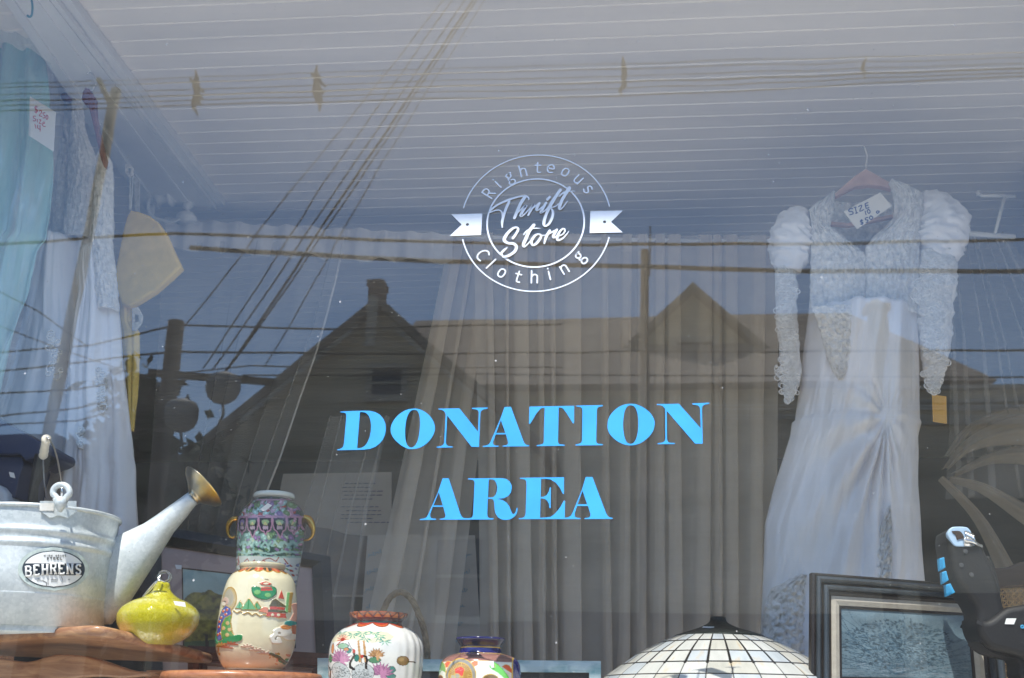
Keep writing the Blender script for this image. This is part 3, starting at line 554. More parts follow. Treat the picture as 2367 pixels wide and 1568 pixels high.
def gable_house():
    D = 20; t = thing('gabled_house', 'dark two storey house with two pointed gables and brick chimneys', 'house', M(1300, 1500, D+2))
    Dm = 25
    # main block
    zr = M(1350, 735, Dm)[2]; xL = M(962, 735, Dm)[0]; xR = M(1958, 730, Dm)[0]
    zE = zr-3.4; dpt = 5.0
    mb = MB(); mb.box((xL, -Dm-5, 0), (xR+1.2, -Dm+dpt, zE)); mb.build('wall', m_siding, t)
    mb = MB(); mb.box((xL+.02, -Dm+dpt+.002, 0), (xR+1.1, -Dm+dpt+.07, 3.6)); mb.build('added_dark_base', m_base, t)  # dark slab added over the lower wall, standing in for shade in its reflection
    mb = MB()
    A = [(xL-.0, -Dm+dpt+.5, zE-.2), (xL-.0, -Dm, zr), (xL-.0, -Dm-5.5, zE-.2)]; B = [(xR+1.6, -Dm+dpt+.5, zE-.2), (xR, -Dm, zr), (xR+1.6, -Dm-5.5, zE-.2)]
    mb.hexa(A, B); mb.build('roof', m_roof, t)
    def gable(px, py, D, pL, pR, win_px, nm, deep, wide=1.0):
        """front gable: apex and the two eave corners in the picture"""
        ap = M(px, py, D); l = M(*pL, D); r = M(*pR, D); y0 = ap[1]
        ex = .35
        # wall (pentagon)
        mb = MB(); F_ = [(l[0]+ex, y0-.3, 0), (r[0]-ex, y0-.3, 0), (r[0]-ex, y0-.3, r[2]-.0), (ap[0], y0-.3, ap[2]-.15), (l[0]+ex, y0-.3, l[2]-.0)]
        mb.hexa(F_, [(x, y0-deep, z) for x, y, z in F_]); w = mb.build('wall', m_siding, t)
        mb = MB(); mb.box((l[0]+ex+.02, y0-.298, 0), (r[0]-ex-.02, y0-.22, 3.3)); mb.build('added_dark_base', m_base, t)  # same added dark slab under the gable, darkens the low reflection
        mb = MB(); th = .22
        for s, e in ((l, -1), (r, 1)):
            mb.hexa([(ap[0], y0, ap[2]), (s[0], y0, s[2]), (s[0], y0, s[2]-th), (ap[0], y0, ap[2]-th)], [(ap[0], y0-deep, ap[2]), (s[0], y0-deep, s[2]), (s[0], y0-deep, s[2]-th), (ap[0], y0-deep, ap[2]-th)])
        rf = mb.build('roof', m_roof, t)
        return ap, l, r, y0, rf
    ap, l, r, y0, rf = gable(872, 682, 18.5, (418, 1050), (1290, 1050), None, 'a', 6.3)
    # scalloped bargeboard
    for s in (l, r):
        mb = MB(); n = 26; v = np.array(s)-ap
        for k in range(n-1):
            a = ap+v*(k/n*.62+.1); b = ap+v*((k+1)/n*.62+.1); d = .30+.0*k; w = .10+.05*abs(math.sin(k*1.3))
            mb.hexa([a+(0, .05, -d), b+(0, .05, -d), b+(0, .05, -d-w), a+(0, .05, -d-w)], [a+(0, .01, -d), b+(0, .01, -d), b+(0, .01, -d-w), a+(0, .01, -d-w)])
        mb.build('bargeboard', m_trim, t)
    mb = MB(); c = M(860, 760, 18.5); mb.box((c[0]-.10, y0+.06, c[2]-.45), (c[0]+.10, y0+.2, ap[2]-.1)); mb.build('finial_post', m_trim, t)
    # gable window
    for (x0, y0p, x1, y1p) in ((895, 922, 1010, 985),):
        pass
    wx0, wz1 = M(*QH(1455, 580), 18.2)[[0, 2]]; wx1, wz0 = M(*QH(1705, 800), 18.2)[[0, 2]]
    def window(x0, x1, z0, z1, y):
        mb = MB(); f = .14
        mb.box((x0-f, y, z0-f), (x0, y+.09, z1+f)); mb.box((x1, y, z0-f), (x1+f, y+.09, z1+f)); mb.box((x0+.001, y, z1), (x1-.001, y+.09, z1+f)); mb.box((x0+.001, y, z0-f), (x1-.001, y+.12, z0))
        mb.box((x0+.002, y+.01, (z0+z1)/2-.03), (x1-.002, y+.07, (z0+z1)/2+.03)); wf = mb.build('window', m_trim, t)
        mb = MB(); mb.box((x0+.003, y-.002, z0+.003), (x1-.003, y+.03, z1-.003)); mb.build('pane', m_hglass, wf)
    window(wx0+.14, wx1-.14, wz0+.1, wz1-.14, y0-.29)
    for k in (-1.2, 1.2): window(ap[0]+k*1.6-.45, ap[0]+k*1.6+.45, 3.4, 4.9, y0-.29); window(ap[0]+k*1.6-.5, ap[0]+k*1.6+.5, .9, 2.4, y0-.29)
    mb = MB(); ch = M(870, 648, 19); cb = M(870, 720, 19); hw = .17
    mb.box((ch[0]-hw, ch[1]-.35, cb[2]-.6), (ch[0]+hw, ch[1]+.05, ch[2]-.1)); mb.box((ch[0]-hw-.03, ch[1]-.4, ch[2]-.16), (ch[0]+hw+.03, ch[1]+.1, ch[2]-.02)); mb.box((ch[0]-.1, ch[1]-.25, ch[2]-.02), (ch[0]+.1, ch[1]-.05, ch[2]+.06)); mb.build('chimney', mat('old_brick', (.17, .1, .07), .9, var=.4, scale=20), rf)
    # second gable, set back into the main roof
    ap, l, r, y0, rf = gable(1600, 652, 22, (1370, 872), (1850, 862), None, 'b', 4)
    window(ap[0]-.45, ap[0]+.45, ap[2]-2.7, ap[2]-1.5, y0-.29)
    for k in (-2, 2): window(ap[0]+k-.5, ap[0]+k+.5, 3.6, 5.2, y0-.29)
    return t
gable_house()
# tall capped chimney stack of the neighbour, and the flat roofed building to the right
t = thing('neighbour_building', 'flat roofed building with a tall capped chimney stack', 'building', M(2200, 1500, 19))
D = 19; a = M(2057, 790, D); b = M(2123, 890, D)
mb = MB(); mb.box((a[0], -D-4, 0), (b[0], -D, a[2])); mb.build('stair_tower', m_siding, t)
a = M(2123, 892, D-.2); xr = M(2700, 890, D)[0]
mb = MB(); mb.box((a[0]-1.2, -D-5, 0), (xr, -D+.2, a[2])); w = mb.build('wall', m_siding, t)
mb = MB(); mb.box((a[0]-1.15, -D+.202, 0), (xr-.05, -D+.27, 3.9)); mb.build('added_dark_base', m_base, t)  # added dark slab so little light reflects over the boot and picture frame
mb = MB()
for k, dz in enumerate((.0, .28, .42, .75)): mb.box((a[0]-1.25, -D+.2, a[2]-dz-.09), (xr+.05, -D+.32+.03*(k == 0), a[2]-dz-.02))
mb.build('cornice', m_trim, t)
c0 = M(2028, 692, D-.5); mb = MB(); mb.box((c0[0]-.17, c0[1]-.3, 0), (c0[0]+.17, c0[1]+.04, c0[2]-.25)); mb.box((c0[0]-.25, c0[1]-.36, c0[2]-.25), (c0[0]+.25, c0[1]+.1, c0[2]-.12)); mb.tube([c0+(0, -.12, -.14), c0+(0, -.12, 0)], [.2, .1], 12); mb.build('chimney', m_siding, t)
t = thing('added_gap_house', 'low dark house added at the far left to cover the bright reflected horizon', 'house', M(150, 1500, 28))  # added to block the bright sky gap reflected low at the left
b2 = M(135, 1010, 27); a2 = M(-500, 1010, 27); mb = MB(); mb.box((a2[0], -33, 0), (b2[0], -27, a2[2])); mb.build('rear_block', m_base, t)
a = M(-500, 1130, 28); b = M(470, 1130, 28); mb = MB(); mb.box((a[0], -34, 0), (b[0], -28, a[2]-1.2)); mb.build('wall', m_siding, t)
mb = MB(); mb.hexa([(a[0]-.3, -27.6, a[2]-1.3), (a[0]-.3, -31, a[2]), (a[0]-.3, -34.4, a[2]-1.3)], [(b[0]+.3, -27.6, a[2]-1.3), (b[0]+.3, -31, a[2]), (b[0]+.3, -34.4, a[2]-1.3)]); mb.build('roof', m_roof, t)
mb = MB()
for k in range(4): mb = MB(); x = a[0]+1.2+k*2.9; mb.box((x, -27.99, 1.0), (x+1.1, -27.93, 2.4)); mb.build('window', m_hglass, t)
# trees
def tree(label, px, py, D, w, h, seed, nleaf=1600):
    rs = np.random.RandomState(seed); top = M(px, py, D); t = thing('street_tree', label, 'tree', (top[0], top[1], 0), 'trees on the far side of the street')
    mb = MB(); x, y, zt = top; mb.tube([(x, y, 0), (x+.1, y, zt*.4), (x-.1, y, zt*.7), (x, y, zt*.95)], [.2, .15, .09, .02], 10)
    for k in range(9):
        a = rs.rand()*6.28; z0 = zt*(.35+.06*k); mb.tube([(x, y, z0), (x+math.cos(a)*w*.4, y+math.sin(a)*w*.4, z0+.6), (x+math.cos(a)*w*.75, y+math.sin(a)*w*.75, z0+1.0)], [.06, .04, .015], 6)
    mb.build('trunk', m_bark, t, True)
    V = []; Fc = []; ctr = rs.normal(size=(26, 3)); ctr /= np.linalg.norm(ctr, axis=1)[:, None]; ctr *= (rs.rand(26)**.4)[:, None]
    for i in range(nleaf):
        c = ctr[rs.randint(26)]*np.array([w*.8, w*.8, h*.42])+rs.normal(size=3)*np.array([.28, .28, .26]); c += np.array([x, y, zt-h*.48])
        q = rs.normal(size=3); q /= np.linalg.norm(q); s = np.cross(q, rs.normal(size=3)); s /= np.linalg.norm(s); L = .13+.1*rs.rand()
        n = len(V); V += [c-q*L, c+s*L*.45, c+q*L, c-s*L*.45]; Fc.append((n, n+1, n+2, n+3))
    mk('crown', V, Fc, m_leaf, t, smooth=False)
tree('leafy tree behind the transformer pole', 345, 850, 17, 1.3, 4.2, 3)
tree('low bushy tree beside the big gable', 425, 1010, 16.5, 1.1, 2.6, 5, 1200)
tree('tree at the left end of the street', 262, 1120, 19, 1.0, 2.6, 8, 1200)

# ------------------------------------------------------------------ inside the bay: curtains
m_sheer = sheer('sheer_curtain', (.86, .78, .68), .5)
m_sheer2 = sheer('thin_sheer', (.72, .70, .68), .24)
m_val = sheer('valance_cloth', (.86, .82, .78), .8)
m_tan = sheer('tan_sheer', (.62, .54, .44), .55)
def lerp(rows, y):
    ys = [r[0] for r in rows]; return [np.interp(y, ys, [r[k] for r in rows]) for k in range(1, len(rows[0]))]
def sheet(rows, Y, nr=40, nc=80, bulge=0, fold=None, depth=None, sm=True):
    """rows: (y, left, right) in picture units on the plane at depth Y; fold(u, v) -> (du, dy)"""
    ys = np.linspace(rows[0][0], rows[-1][0], nr); G = []
    if sm: xs = {}
    for i, y in enumerate(ys):
        l, r = lerp(rows, y)[:2]; v = i/(nr-1); row = []
        us = np.linspace(0, 1, nc)
        du, dy = fold(us, v) if fold else (np.zeros(nc), np.zeros(nc))
        for j, u in enumerate(us):
            uu = u+du[j]; x = l+(r-l)*uu
            YY = Y if depth is None else Y+depth(u, v)
            p = P(x, y, YY); k = math.sin(math.pi*min(max(u, 0), 1))
            p[1] += dy[j]-bulge*(max(k, 0)**.7); row.append(p)
        G.append(row)
    return np.array(G)
def pleats(n, amp, b=.3, seed=0, grow=.3):
    rs = np.random.RandomState(seed); w = np.cumsum(.4+rs.rand(n+2)**1.5*1.6); w = w/w[-1]
    amps = .5+rs.rand(n+3)
    def fn(us, v):
        ph = np.interp(us, np.concatenate([[0], w]), np.arange(n+3)); a = amp*(1-grow+grow*v)*np.interp(ph, np.arange(n+3), amps)
        ph2 = ph+.12*np.sin(v*3+ph*1.7)
        loc = np.interp(ph, np.arange(n+2)+.5, np.diff(np.concatenate([[0], w])))
        return b*loc*np.sin(2*np.pi*ph2)*(.7+.3*v)*np.interp(ph, np.arange(n+3), amps)*1.3, a*np.cos(2*np.pi*ph2)
    return fn
YR = 1.72
# rod with brackets and finial
rod = thing('curtain_rod', 'slender white curtain rod across the back of the bay with a round finial', 'curtain rod', P(430, 515, YR))
mb = MB(); mb.tube([P(385, 514, YR), P(800, 538, YR), P(1200, 551, YR), P(1900, 560, YR)], .008, 10); mb.build('pole', m_white, rod, True)
fp = P(432, 497, YR-.05); mb = MB(); prof = [(.0, .075), (.016, .072), (.024, .055), (.022, .038), (.012, .026), (.012, .018), (.03, .008), (.045, -.01), (.05, -.035), (.0, -.04)]
mb.rings([[fp+np.array([q*math.cos(6.283*j/20), q*math.sin(6.283*j/20), z]) for j in range(20)] for q, z in prof[1:]]); mb.build('finial', m_white, rod, True)
# white pulley bracket under the beam
t = thing('pulley_bracket', 'white metal pulley bracket screwed under the end of the ceiling beam', 'bracket', P(385, 480, YR-.12))
c = P(383, 452, YR-.1)
mb = MB(); mb.tube([c+(-.035, 0, 0), c+(-.03, 0, 0), c+(-.012, 0, 0), c+(.012, 0, 0), c+(.03, 0, 0), c+(.035, 0, 0)], [.03, .052, .036, .036, .052, .03], 24); mb.build('wheel', m_white, t, True)
mb = MB(); mb.tube(spline([P(378, 430, YR-.1), P(345, 460, YR-.12), P(350, 500, YR-.1), P(395, 512, YR-.08), P(415, 505, YR-.08)], 6), .008, 8); mb.tube([P(358, 440, YR-.06), P(345, 520, YR-.06)], .014, 8); mb.box(P(400, 452, YR-.02)+(-.006, 0, -.02), P(400, 440, YR-.02)+(.05, .02, .02)); mb.build('arm', m_white, t, True)
mb = MB(); mb.box(P(371, 432, YR-.14), P(402, 424, YR-.06)); mb.build('plate', m_white, t)
# valance with a wavy lower hem
rowsV = [(0, 0, 0)]
ytop = lambda x: np.interp(x, [385, 600, 800, 1040, 1200, 1790], [510, 524, 534, 547, 549, 553])
ybot = lambda x: np.interp(x, [385, 480, 560, 800, 1040], [570, 580, 586, 600, 606])+4*math.sin(x/13)+3*math.sin(x/31)
G = []
for i in range(14):
    v = i/13; row = []
    for j in range(220):
        x = 385+(1046-385)*j/219; y = ytop(x)-5-1.5*math.sin(x*1.1)*(1-v)+(ybot(x)-ytop(x)+5)*v; p = P(x, y, YR-.03); p[1] += .012*math.sin(x/9+v)+.008*math.sin(x/23); row.append(p)
    G.append(row)
o = grid('valance', G, m_val, None); tag(o, 'short white gathered valance with a wavy hem hanging at the left half of the rod', 'valance')
# ruffled heading along the rod, right half
def curtain(name, label, rows, Y, mat_, n, amp, b, seed, nc=300, head=True, group='sheer curtains on the back rod', depth=None, topf=None):
    fn = pleats(n, amp, b, seed)
    ys = [r[0] for r in rows]; y0, y1 = ys[0], ys[-1]; nr = 44; G = []
    for i in range(nr):
        v = i/(nr-1); y = y0+(y1-y0)*v; l, r = lerp(rows, y); us = np.linspace(0, 1, nc); du, dy = fn(us, v); row = []
        for j, u in enumerate(us):
            x = l+(r-l)*(u+du[j]); yy = y
            if topf is not None: yy = y+(topf(x)-y0)*(1-v)-3*(1-v)**8*abs(math.sin(j*.9))
            p = P(x, yy, Y+(depth(u, v) if depth else 0)); p[1] += dy[j]; row.append(p)
        G.append(row)
    o = grid(name, G, mat_, None); return tag(o, label, 'curtain', group)
def folded(name, label, bands, x0, x1, Y, ytops, ybot_, mat_, seed, spread=.0, lean=0):
    """cloth in box folds: three layers over each listed band, one layer between the bands"""
    rs = np.random.RandomState(seed); path = [(x0, 0)]
    for (a, b) in bands:
        path += [(a, -.006), ((a+b)/2, -.022), (b, -.018), ((a+b)/2, -.002), (a+.1*(b-a), .004), ((a+b)/2, .018), (b, .012)]
    path.append((x1, 0)); pp = spline([np.array(p, float) for p in path], 5); nr = 50; G = []
    ph = rs.rand(len(path)+2)*6
    for i in range(nr):
        v = i/(nr-1); row = []
        for j, p in enumerate(pp):
            x = p[0]; kf = min((j//5)//7, len(ph)-1); w = (1-v)**2*3.5*math.sin(j*.9+seed)+2.6*math.sin(v*5+ph[j//5 % len(ph)])*v+(ph[kf]-3)*2.6*(v-.25)
            xm = x+w+lean*v+(x-(x0+x1)/2)*spread*v; y = ytops(x)+(ybot_-ytops(x))*v-2.5*(1-v)**10*abs(math.sin(j*1.3))
            q_ = P(xm, y, Y); q_[1] += p[1]*(.5+.9*min(1, v*2)); row.append(q_)
        G.append(row)
    o = grid(name, G, mat_, None); return tag(o, label, 'curtain', 'sheer curtains on the back rod')
bandsA = [(1122, 1143), (1166, 1176), (1184, 1224), (1240, 1258), (1272, 1284), (1298, 1345), (1388, 1408), (1434, 1459), (1472, 1496), (1513, 1537), (1543, 1575), (1612, 1645), (1651, 1668), (1677, 1706), (1738, 1768)]
folded('sheer_curtain', 'widest white sheer curtain hanging in deep pleats behind the emblem and lettering', bandsA, 1100, 1800, YR, lambda x: ytop(x)-6, 1640, m_sheer, 4, spread=-.02)
folded('sheer_curtain', 'narrow white sheer curtain slanting down to the left below the emblem', [(1048, 1075), (1092, 1102), (1118, 1142)], 1040, 1160, YR+.06, lambda x: ytop(x)-5, 1640, m_sheer, 9, lean=-175, spread=.9)
folded('sheer_curtain', 'plain under curtain hanging behind the deep pleats of the widest one', [(1250, 1268), (1330, 1344), (1480, 1510), (1640, 1660)], 1185, 1740, YR+.12, lambda x: ytop(x)-2, 1640, m_sheer2, 23)
# big thin sheer at left drawn back, with its hem seam as a light line
rows = [(560, 375, 795), (760, 360, 745), (980, 345, 665), (1130, 335, 612), (1300, 330, 560)]
curtain('sheer_curtain', 'very thin sheer curtain drawn back at the left with a pale slanting hem', rows, YR-.02, m_sheer2, 5, .02, .12, 15, 120)
mb = MB(); mb.tube(spline([P(797, 540, YR-.03), P(775, 650, YR-.03), P(735, 800, YR-.03), P(690, 930, YR-.03), P(650, 1050, YR-.03), P(612, 1150, YR-.03), P(560, 1300, YR-.03)], 5), .0045, 6)
o = mb.build('curtain_hem', m_val, None, True); tag(o, 'pale rolled hem cord slanting down to the tall painted vase', 'curtain hem')
curtain('sheer_curtain', 'sheer curtain folds leaning left behind the tall painted vase', [(960, 760, 900), (1180, 700, 850), (1400, 640, 820), (1640, 600, 800)], YR+.03, m_sheer2, 3, .02, .3, 31, 80)
# right side: sheer fan falling from the bracket, tan drape
curtain('sheer_curtain', 'sheer curtain fanning out behind the right sleeve of the hanging dress', [(540, 2185, 2330), (800, 2190, 2470), (1150, 2190, 2600)], YR-.1, m_sheer2, 6, .03, .3, 41, 160, group='sheer curtains on the right')
tn = []
for k, pts in enumerate([[(2170, 1108, 10), (2260, 1200, 26), (2330, 1330, 44), (2370, 1420, 52)], [(2190, 1110, 10), (2270, 1130, 24), (2370, 1190, 44), (2480, 1260, 60)], [(2180, 1090, 12), (2240, 1030, 30), (2330, 1000, 60), (2450, 990, 90)], [(2200, 1100, 10), (2290, 1060, 26), (2380, 1050, 50), (2470, 1050, 70)], [(2185, 1060, 10), (2250, 990, 26), (2380, 960, 60), (2470, 955, 90)]]):
    pp = spline([np.array(q, float) for q in pts], 8); G = []
    for i, q in enumerate(pp):
        t_ = pp[min(i+1, len(pp)-1)][:2]-pp[max(i-1, 0)][:2]; t_ /= np.linalg.norm(t_); nn = np.array([-t_[1], t_[0]]); row = []
        for j in range(13):
            u = j/12-.5; p = P(*(q[:2]+nn*q[2]*u), YR-.2+.03*k); p[1] -= .05*math.cos(math.pi*u)+.006*math.sin(j*1.7+k); row.append(p)
        G.append(row)
    o = grid('fabric_swag', G, m_tan, None); tag(o, ['steepest tan fabric fold behind the black boot', 'second tan fabric fold fanning out above the boot', 'broad tan fold beside the orange card', 'middle tan fold of the gathered drape', 'uppermost tan fold of the gathered drape'][k], 'drape', 'tan drape folds at the right')
t = thing('curtain_bracket', 'small white wall bracket near the right corner post', 'bracket', P(2330, 540, 1.4))
mb = MB(); mb.tube([P(2265, 452, 1.4), P(2345, 455, 1.45)], .007, 8); mb.tube([P(2322, 456, 1.42), P(2300, 540, 1.42)], .006, 8); mb.tube([P(2230, 540, 1.42), P(2345, 548, 1.46)], .010, 8); mb.build('arm', m_white, t, True)
mb = MB(); mb.tube([P(2262, 452, 1.4), P(2262, 440, 1.4)], [.012, .004], 8); mb.build('knob', m_white, t, True)

# ------------------------------------------------------------------ garments
def wrinkles(seed, a=.01, fx=9, fy=2.2, lean=0):
    def fn(us, v):
        x = us*fx+v*lean; return np.zeros(len(us)), a*(2.2*fbm(x, np.full(len(us), v*fy), seed, 3))
    return fn
def garment(name, rows, Y, m, parent, bulge=.05, fold=None, nr=70, nc=60, solid=.002, back=None):
    o = grid(name, sheet(rows, Y, nr, nc, bulge, fold), m, parent, solid=solid)
    return o
def lacef(seed, a=.012, fx=26, fy=26):
    def fn(us, v):
        n = fbm(us*fx, np.full(len(us), v*fy), seed, 4); return .015*fbm(us*fx, np.full(len(us), v*fy+9.), seed+5, 2), a*n
    return fn
def q(Q, rows): # rows (y, l, r) in a zoom's units
    out = []
    for y, l, r in rows:
        a = Q(l, y); b = Q(r, y); out.append((a[1], a[0], b[0]))
    return out
# ---- right dress
YD = .95
dr = thing('wedding_dress', 'long white wedding dress with puffed lace sleeves hanging at the right', 'dress', P(1960, 1450, YD))
skirt = [(855, 1815, 2100)]+q(Q6, [(960, 385, 1000), (1150, 360, 1000), (1400, 335, 1000), (1568, 310, 1005)])[0:]+q(Q7, [(60, 305, 1035), (200, 285, 1005), (480, 200, 1005), (700, 142, 1018), (1000, 130, 1035), (1300, 118, 1045), (1568, 112, 1050), (1900, 100, 1060)])
skirt = skirt[1:]
def skirtfold(us, v):
    # folds radiating from the gathered knot at the hip
    vk = .27; du = us-.68; dv = (v-vk)*1.6
    ang_ = np.arctan2(du, dv+.001); rr = np.sqrt(du**2+dv**2)
    left = np.clip(.7-du*4, 0, 1); a = .026*np.sin(ang_*15+2*np.sin(ang_*3))*np.exp(-rr*1.5)*np.minimum(1, rr*6)*(.15+.85*left)*np.clip(dv*4+.6, 0, 1)
    n = fbm(us*7+v*1.5, np.full(len(us), v*3.), 5, 4)*.03*min(1, v*3+.2)
    f = .010*np.sin(us*30+2*math.sin(v*4))*max(0, 1-v*2)
    rough = fbm(us*22, np.full(len(us), v*26.), 8, 4)*.022*max(0, min(1, (v-.62)*4))
    return np.zeros(len(us)), a+n+f+rough+.007*fbm(us*16+v*6, np.full(len(us), v*9.), 77, 3)
garment('skirt', skirt, YD, m_satin, dr, .13, skirtfold, 150, 130)
garment('lace_panel', q(Q7, [(1000, 300, 372), (1060, 180, 385), (1150, 140, 390), (1300, 122, 395), (1568, 116, 395)]), YD-.035, m_lace, dr, .07, lacef(17, .02, 16, 30), 70, 40)
garment('lace_panel', q(Q7, [(600, 835, 845), (700, 800, 850), (850, 755, 855), (1000, 750, 850), (1200, 745, 850)]), YD-.112, m_lace, dr, .012, lacef(18, .016, 10, 40), 70, 24)
bod = q(Q6, [(520, 395, 1000), (560, 395, 1000), (620, 400, 1005), (800, 395, 1000), (965, 388, 1000)])
# front bodice with V neckline: left and right halves
bl = q(Q6, [(385, 385, 470), (420, 400, 505), (500, 398, 500), (540, 395, 600), (625, 395, 682), (640, 397, 700), (800, 395, 700), (970, 388, 702)])
bl = q(Q6, [(310, 500, 528), (350, 430, 526), (390, 385, 524), (440, 395, 512), (500, 398, 502), (505, 398, 530), (560, 396, 600), (622, 395, 680), (640, 396, 702), (800, 393, 702), (975, 388, 702)])
garment('bodice_front', bl, YD-.05, m_lace, dr, .03, lacef(2), 90, 50)
br = q(Q6, [(243, 833, 845), (262, 842, 920), (300, 852, 1020), (380, 862, 1030), (440, 858, 1020), (500, 800, 1010), (545, 745, 1005), (600, 705, 1003), (640, 698, 1003), (800, 698, 1000), (975, 698, 1000)])
garment('bodice_front', br, YD-.05, m_lace, dr, .03, lacef(3), 90, 60)
cen = q(Q6, [(940, 395, 696), (1000, 425, 694), (1080, 450, 690), (1150, 470, 686), (1250, 500, 640), (1350, 545, 572)])
garment('lace_panel', cen, YD-.095, m_lace, dr, .03, lacef(7, .01, 20, 26), 80, 60)
bk = q(Q6, [(290, 530, 850), (330, 525, 860), (500, 500, 850), (640, 560, 800)])
garment('bodice_back', [(bk[0][0]+22, bk[0][1], bk[0][2])]+bk[1:], YD+.07, m_lace, dr, -.01, lacef(9), 30, 40)
def sleeve(name, cl, m, parent, Yd, lace=True, flat=.75, seed=1, amp=.1, nr=50, nc=36):
    """cl: (x, y, half width) along the sleeve"""
    pp = spline([np.array(c, float) for c in cl], 8); R = []
    for i, c in enumerate(pp):
        t_ = pp[min(i+1, len(pp)-1)][:2]-pp[max(i-1, 0)][:2]; t_ = t_/(np.linalg.norm(t_)+1e-9); nn = np.array([-t_[1], t_[0]]); ring = []
        for j in range(nc):
            th = 2*math.pi*j/nc; k = 1+amp*fbm(np.array([j*.55]), np.array([i*.5]), seed, 3)[0]*2
            if j > nc*.9: k = 1+amp*fbm(np.array([j*.55]), np.array([i*.5]), seed, 3)[0]*2*(nc-j)/(nc*.1)
            w = c[2]*math.cos(th)*k; p = P(*(c[:2]+nn*w), Yd); p[1] -= math.sin(th)*c[2]*k*scl(p)*flat; ring.append(p)
        R.append(ring)
    mbx = MB(); mbx.rings(R); return mbx.build(name, m, parent, True)
def z6c(l): return [(*Q6(x, y), w/2.2394/1.0815) for x, y, w in l]
s1 = sleeve('sleeve', z6c([(375, 400, 30), (330, 450, 90), (300, 520, 118), (285, 600, 122), (275, 670, 108), (262, 735, 70)]), m_satin, dr, YD-.02, seed=12, amp=.16)
s2 = sleeve('sleeve', z6c([(258, 720, 62), (258, 850, 60), (262, 1000, 58), (275, 1150, 56), (290, 1300, 50), (285, 1400, 35), (262, 1480, 10)]), m_lace, dr, YD-.02, seed=13, amp=.14)
s3 = sleeve('sleeve', z6c([(1010, 310, 40), (1070, 380, 110), (1110, 460, 150), (1120, 540, 155), (1110, 620, 130), (1090, 690, 100)]), m_satin, dr, YD-.02, seed=14, amp=.16)
s4 = sleeve('sleeve', z6c([(1085, 640, 118), (1085, 760, 128), (1080, 900, 118), (1085, 1050, 98), (1090, 1200, 78), (1088, 1300, 60), (1085, 1370, 48), (1100, 1425, 12)]), m_lace, dr, YD-.02, seed=15, amp=.14)
# lace appliques on the sleeves
def applique(par, spots, Yd, seed):
    rs = np.random.RandomState(seed); mb = MB()
    for (x, y) in spots:
        c = P(*Q6(x, y), Yd)
        for k in range(9):
            a = rs.rand()*6.28; rr = .003+.009*rs.rand(); n = 9; cc = c+np.array([math.cos(a)*.022*rs.rand(), -.004*rs.rand(), math.sin(a)*.018])
            mb.tube([cc+np.array([rr*math.cos(6.283*j/n), .002*math.sin(j*2.), rr*math.sin(6.283*j/n)]) for j in range(n+1)], .0017, 5, cap=False)
    mb.build('applique', m_lace, par, True)
rs = np.random.RandomState(3)
applique(dr, [(1085+rs.uniform(-95, 95)*(1-(y-700)/1000), y) for y in range(700, 1390, 18)], YD-.18, 4)
applique(dr, [(262+rs.uniform(-40, 40), y) for y in range(750, 1450, 20)], YD-.10, 5)
# hanger
t = thing('coat_hanger', 'padded pale hanger holding the white wedding dress', 'hanger', P(*Q6(700, 250), YD+.02))
px_solid('shoulder_bar', [[Q6(x, y) for x, y in [(700, 172), (760, 205), (830, 245), (850, 265), (845, 285), (780, 268), (720, 262), (640, 272), (575, 305), (530, 330), (525, 310), (570, 270), (640, 210)]]], YD+.02, m_hangp, t, .010, .004, True)
px_solid('crossbar', [[Q6(x, y) for x, y in [(510, 462), (600, 470), (860, 420), (862, 440), (610, 490), (508, 482)]]], YD+.03, m_hangp, t, .006, .003, True)
mb = MB(); mb.tube(spline([P(*Q6(702, 175), YD+.02), P(*Q6(706, 130), YD+.02), P(*Q6(712, 90), YD+.02), P(*Q6(700, 50), YD+.02), P(*Q6(690, 35), YD+.02)], 5), .004, 8); mb.build('hook', m_chrome, t, True)
# ---- handwritten cards
def strokes_on(par, name, m, strokes, Y, w):
    mb = MB()
    for st in strokes:
        pp = [P(x, y, Y) for x, y in (spline(st, 3) if len(st) > 2 else st)]; mb.tube(pp, w, 5)
    return mb.build(name, m, par)
def card(name, label, corners, Y, m, strokes, mi, w=.0012, cat='price card', lean=0, fold=None):
    o = px_solid(name, [corners], Y, m, None, .0012); tag(o, label, cat)
    if strokes: strokes_on(o, 'handwriting', mi, strokes, Y-.0018, w)
    return o
def seg(Q, L): return [[Q(*p) for p in s] for s in L]
card('price_card', 'cream card reading SIZE 10 $50 pinned in the neckline of the dress', [Q6(*p) for p in [(580, 403), (785, 295), (850, 372), (655, 500)]], YD-.12, m_pinkpaper, seg(Q6, [
 [(632, 385), (612, 388), (610, 400), (628, 402), (634, 413), (612, 420)], [(645, 378), (652, 410)], [(638, 380), (652, 376)], [(646, 412), (660, 408)], [(662, 375), (682, 366), (670, 400), (694, 390)], [(700, 358), (706, 385)], [(700, 358), (718, 350)], [(703, 371), (718, 365)], [(706, 385), (724, 378)],
 [(700, 398), (706, 420)], [(718, 388), (712, 400), (722, 412), (729, 400), (718, 388)], [(688, 450), (675, 452), (676, 460), (688, 462), (686, 470), (674, 472)], [(680, 445), (684, 478)], [(716, 434), (702, 438), (704, 448), (716, 448), (714, 460), (704, 462)], [(732, 425), (724, 436), (734, 447), (744, 434), (732, 425)], [(762, 405), (770, 412), (780, 402), (770, 398), (762, 405)]]), m_ink, .0016)
card('paper_tag', 'orange card hanging from the right cuff of the wedding dress', [Q6(*p) for p in [(1075, 1428), (1155, 1436), (1158, 1590), (1080, 1578)]], YD-.1, m_orange, None, None, cat='tag')
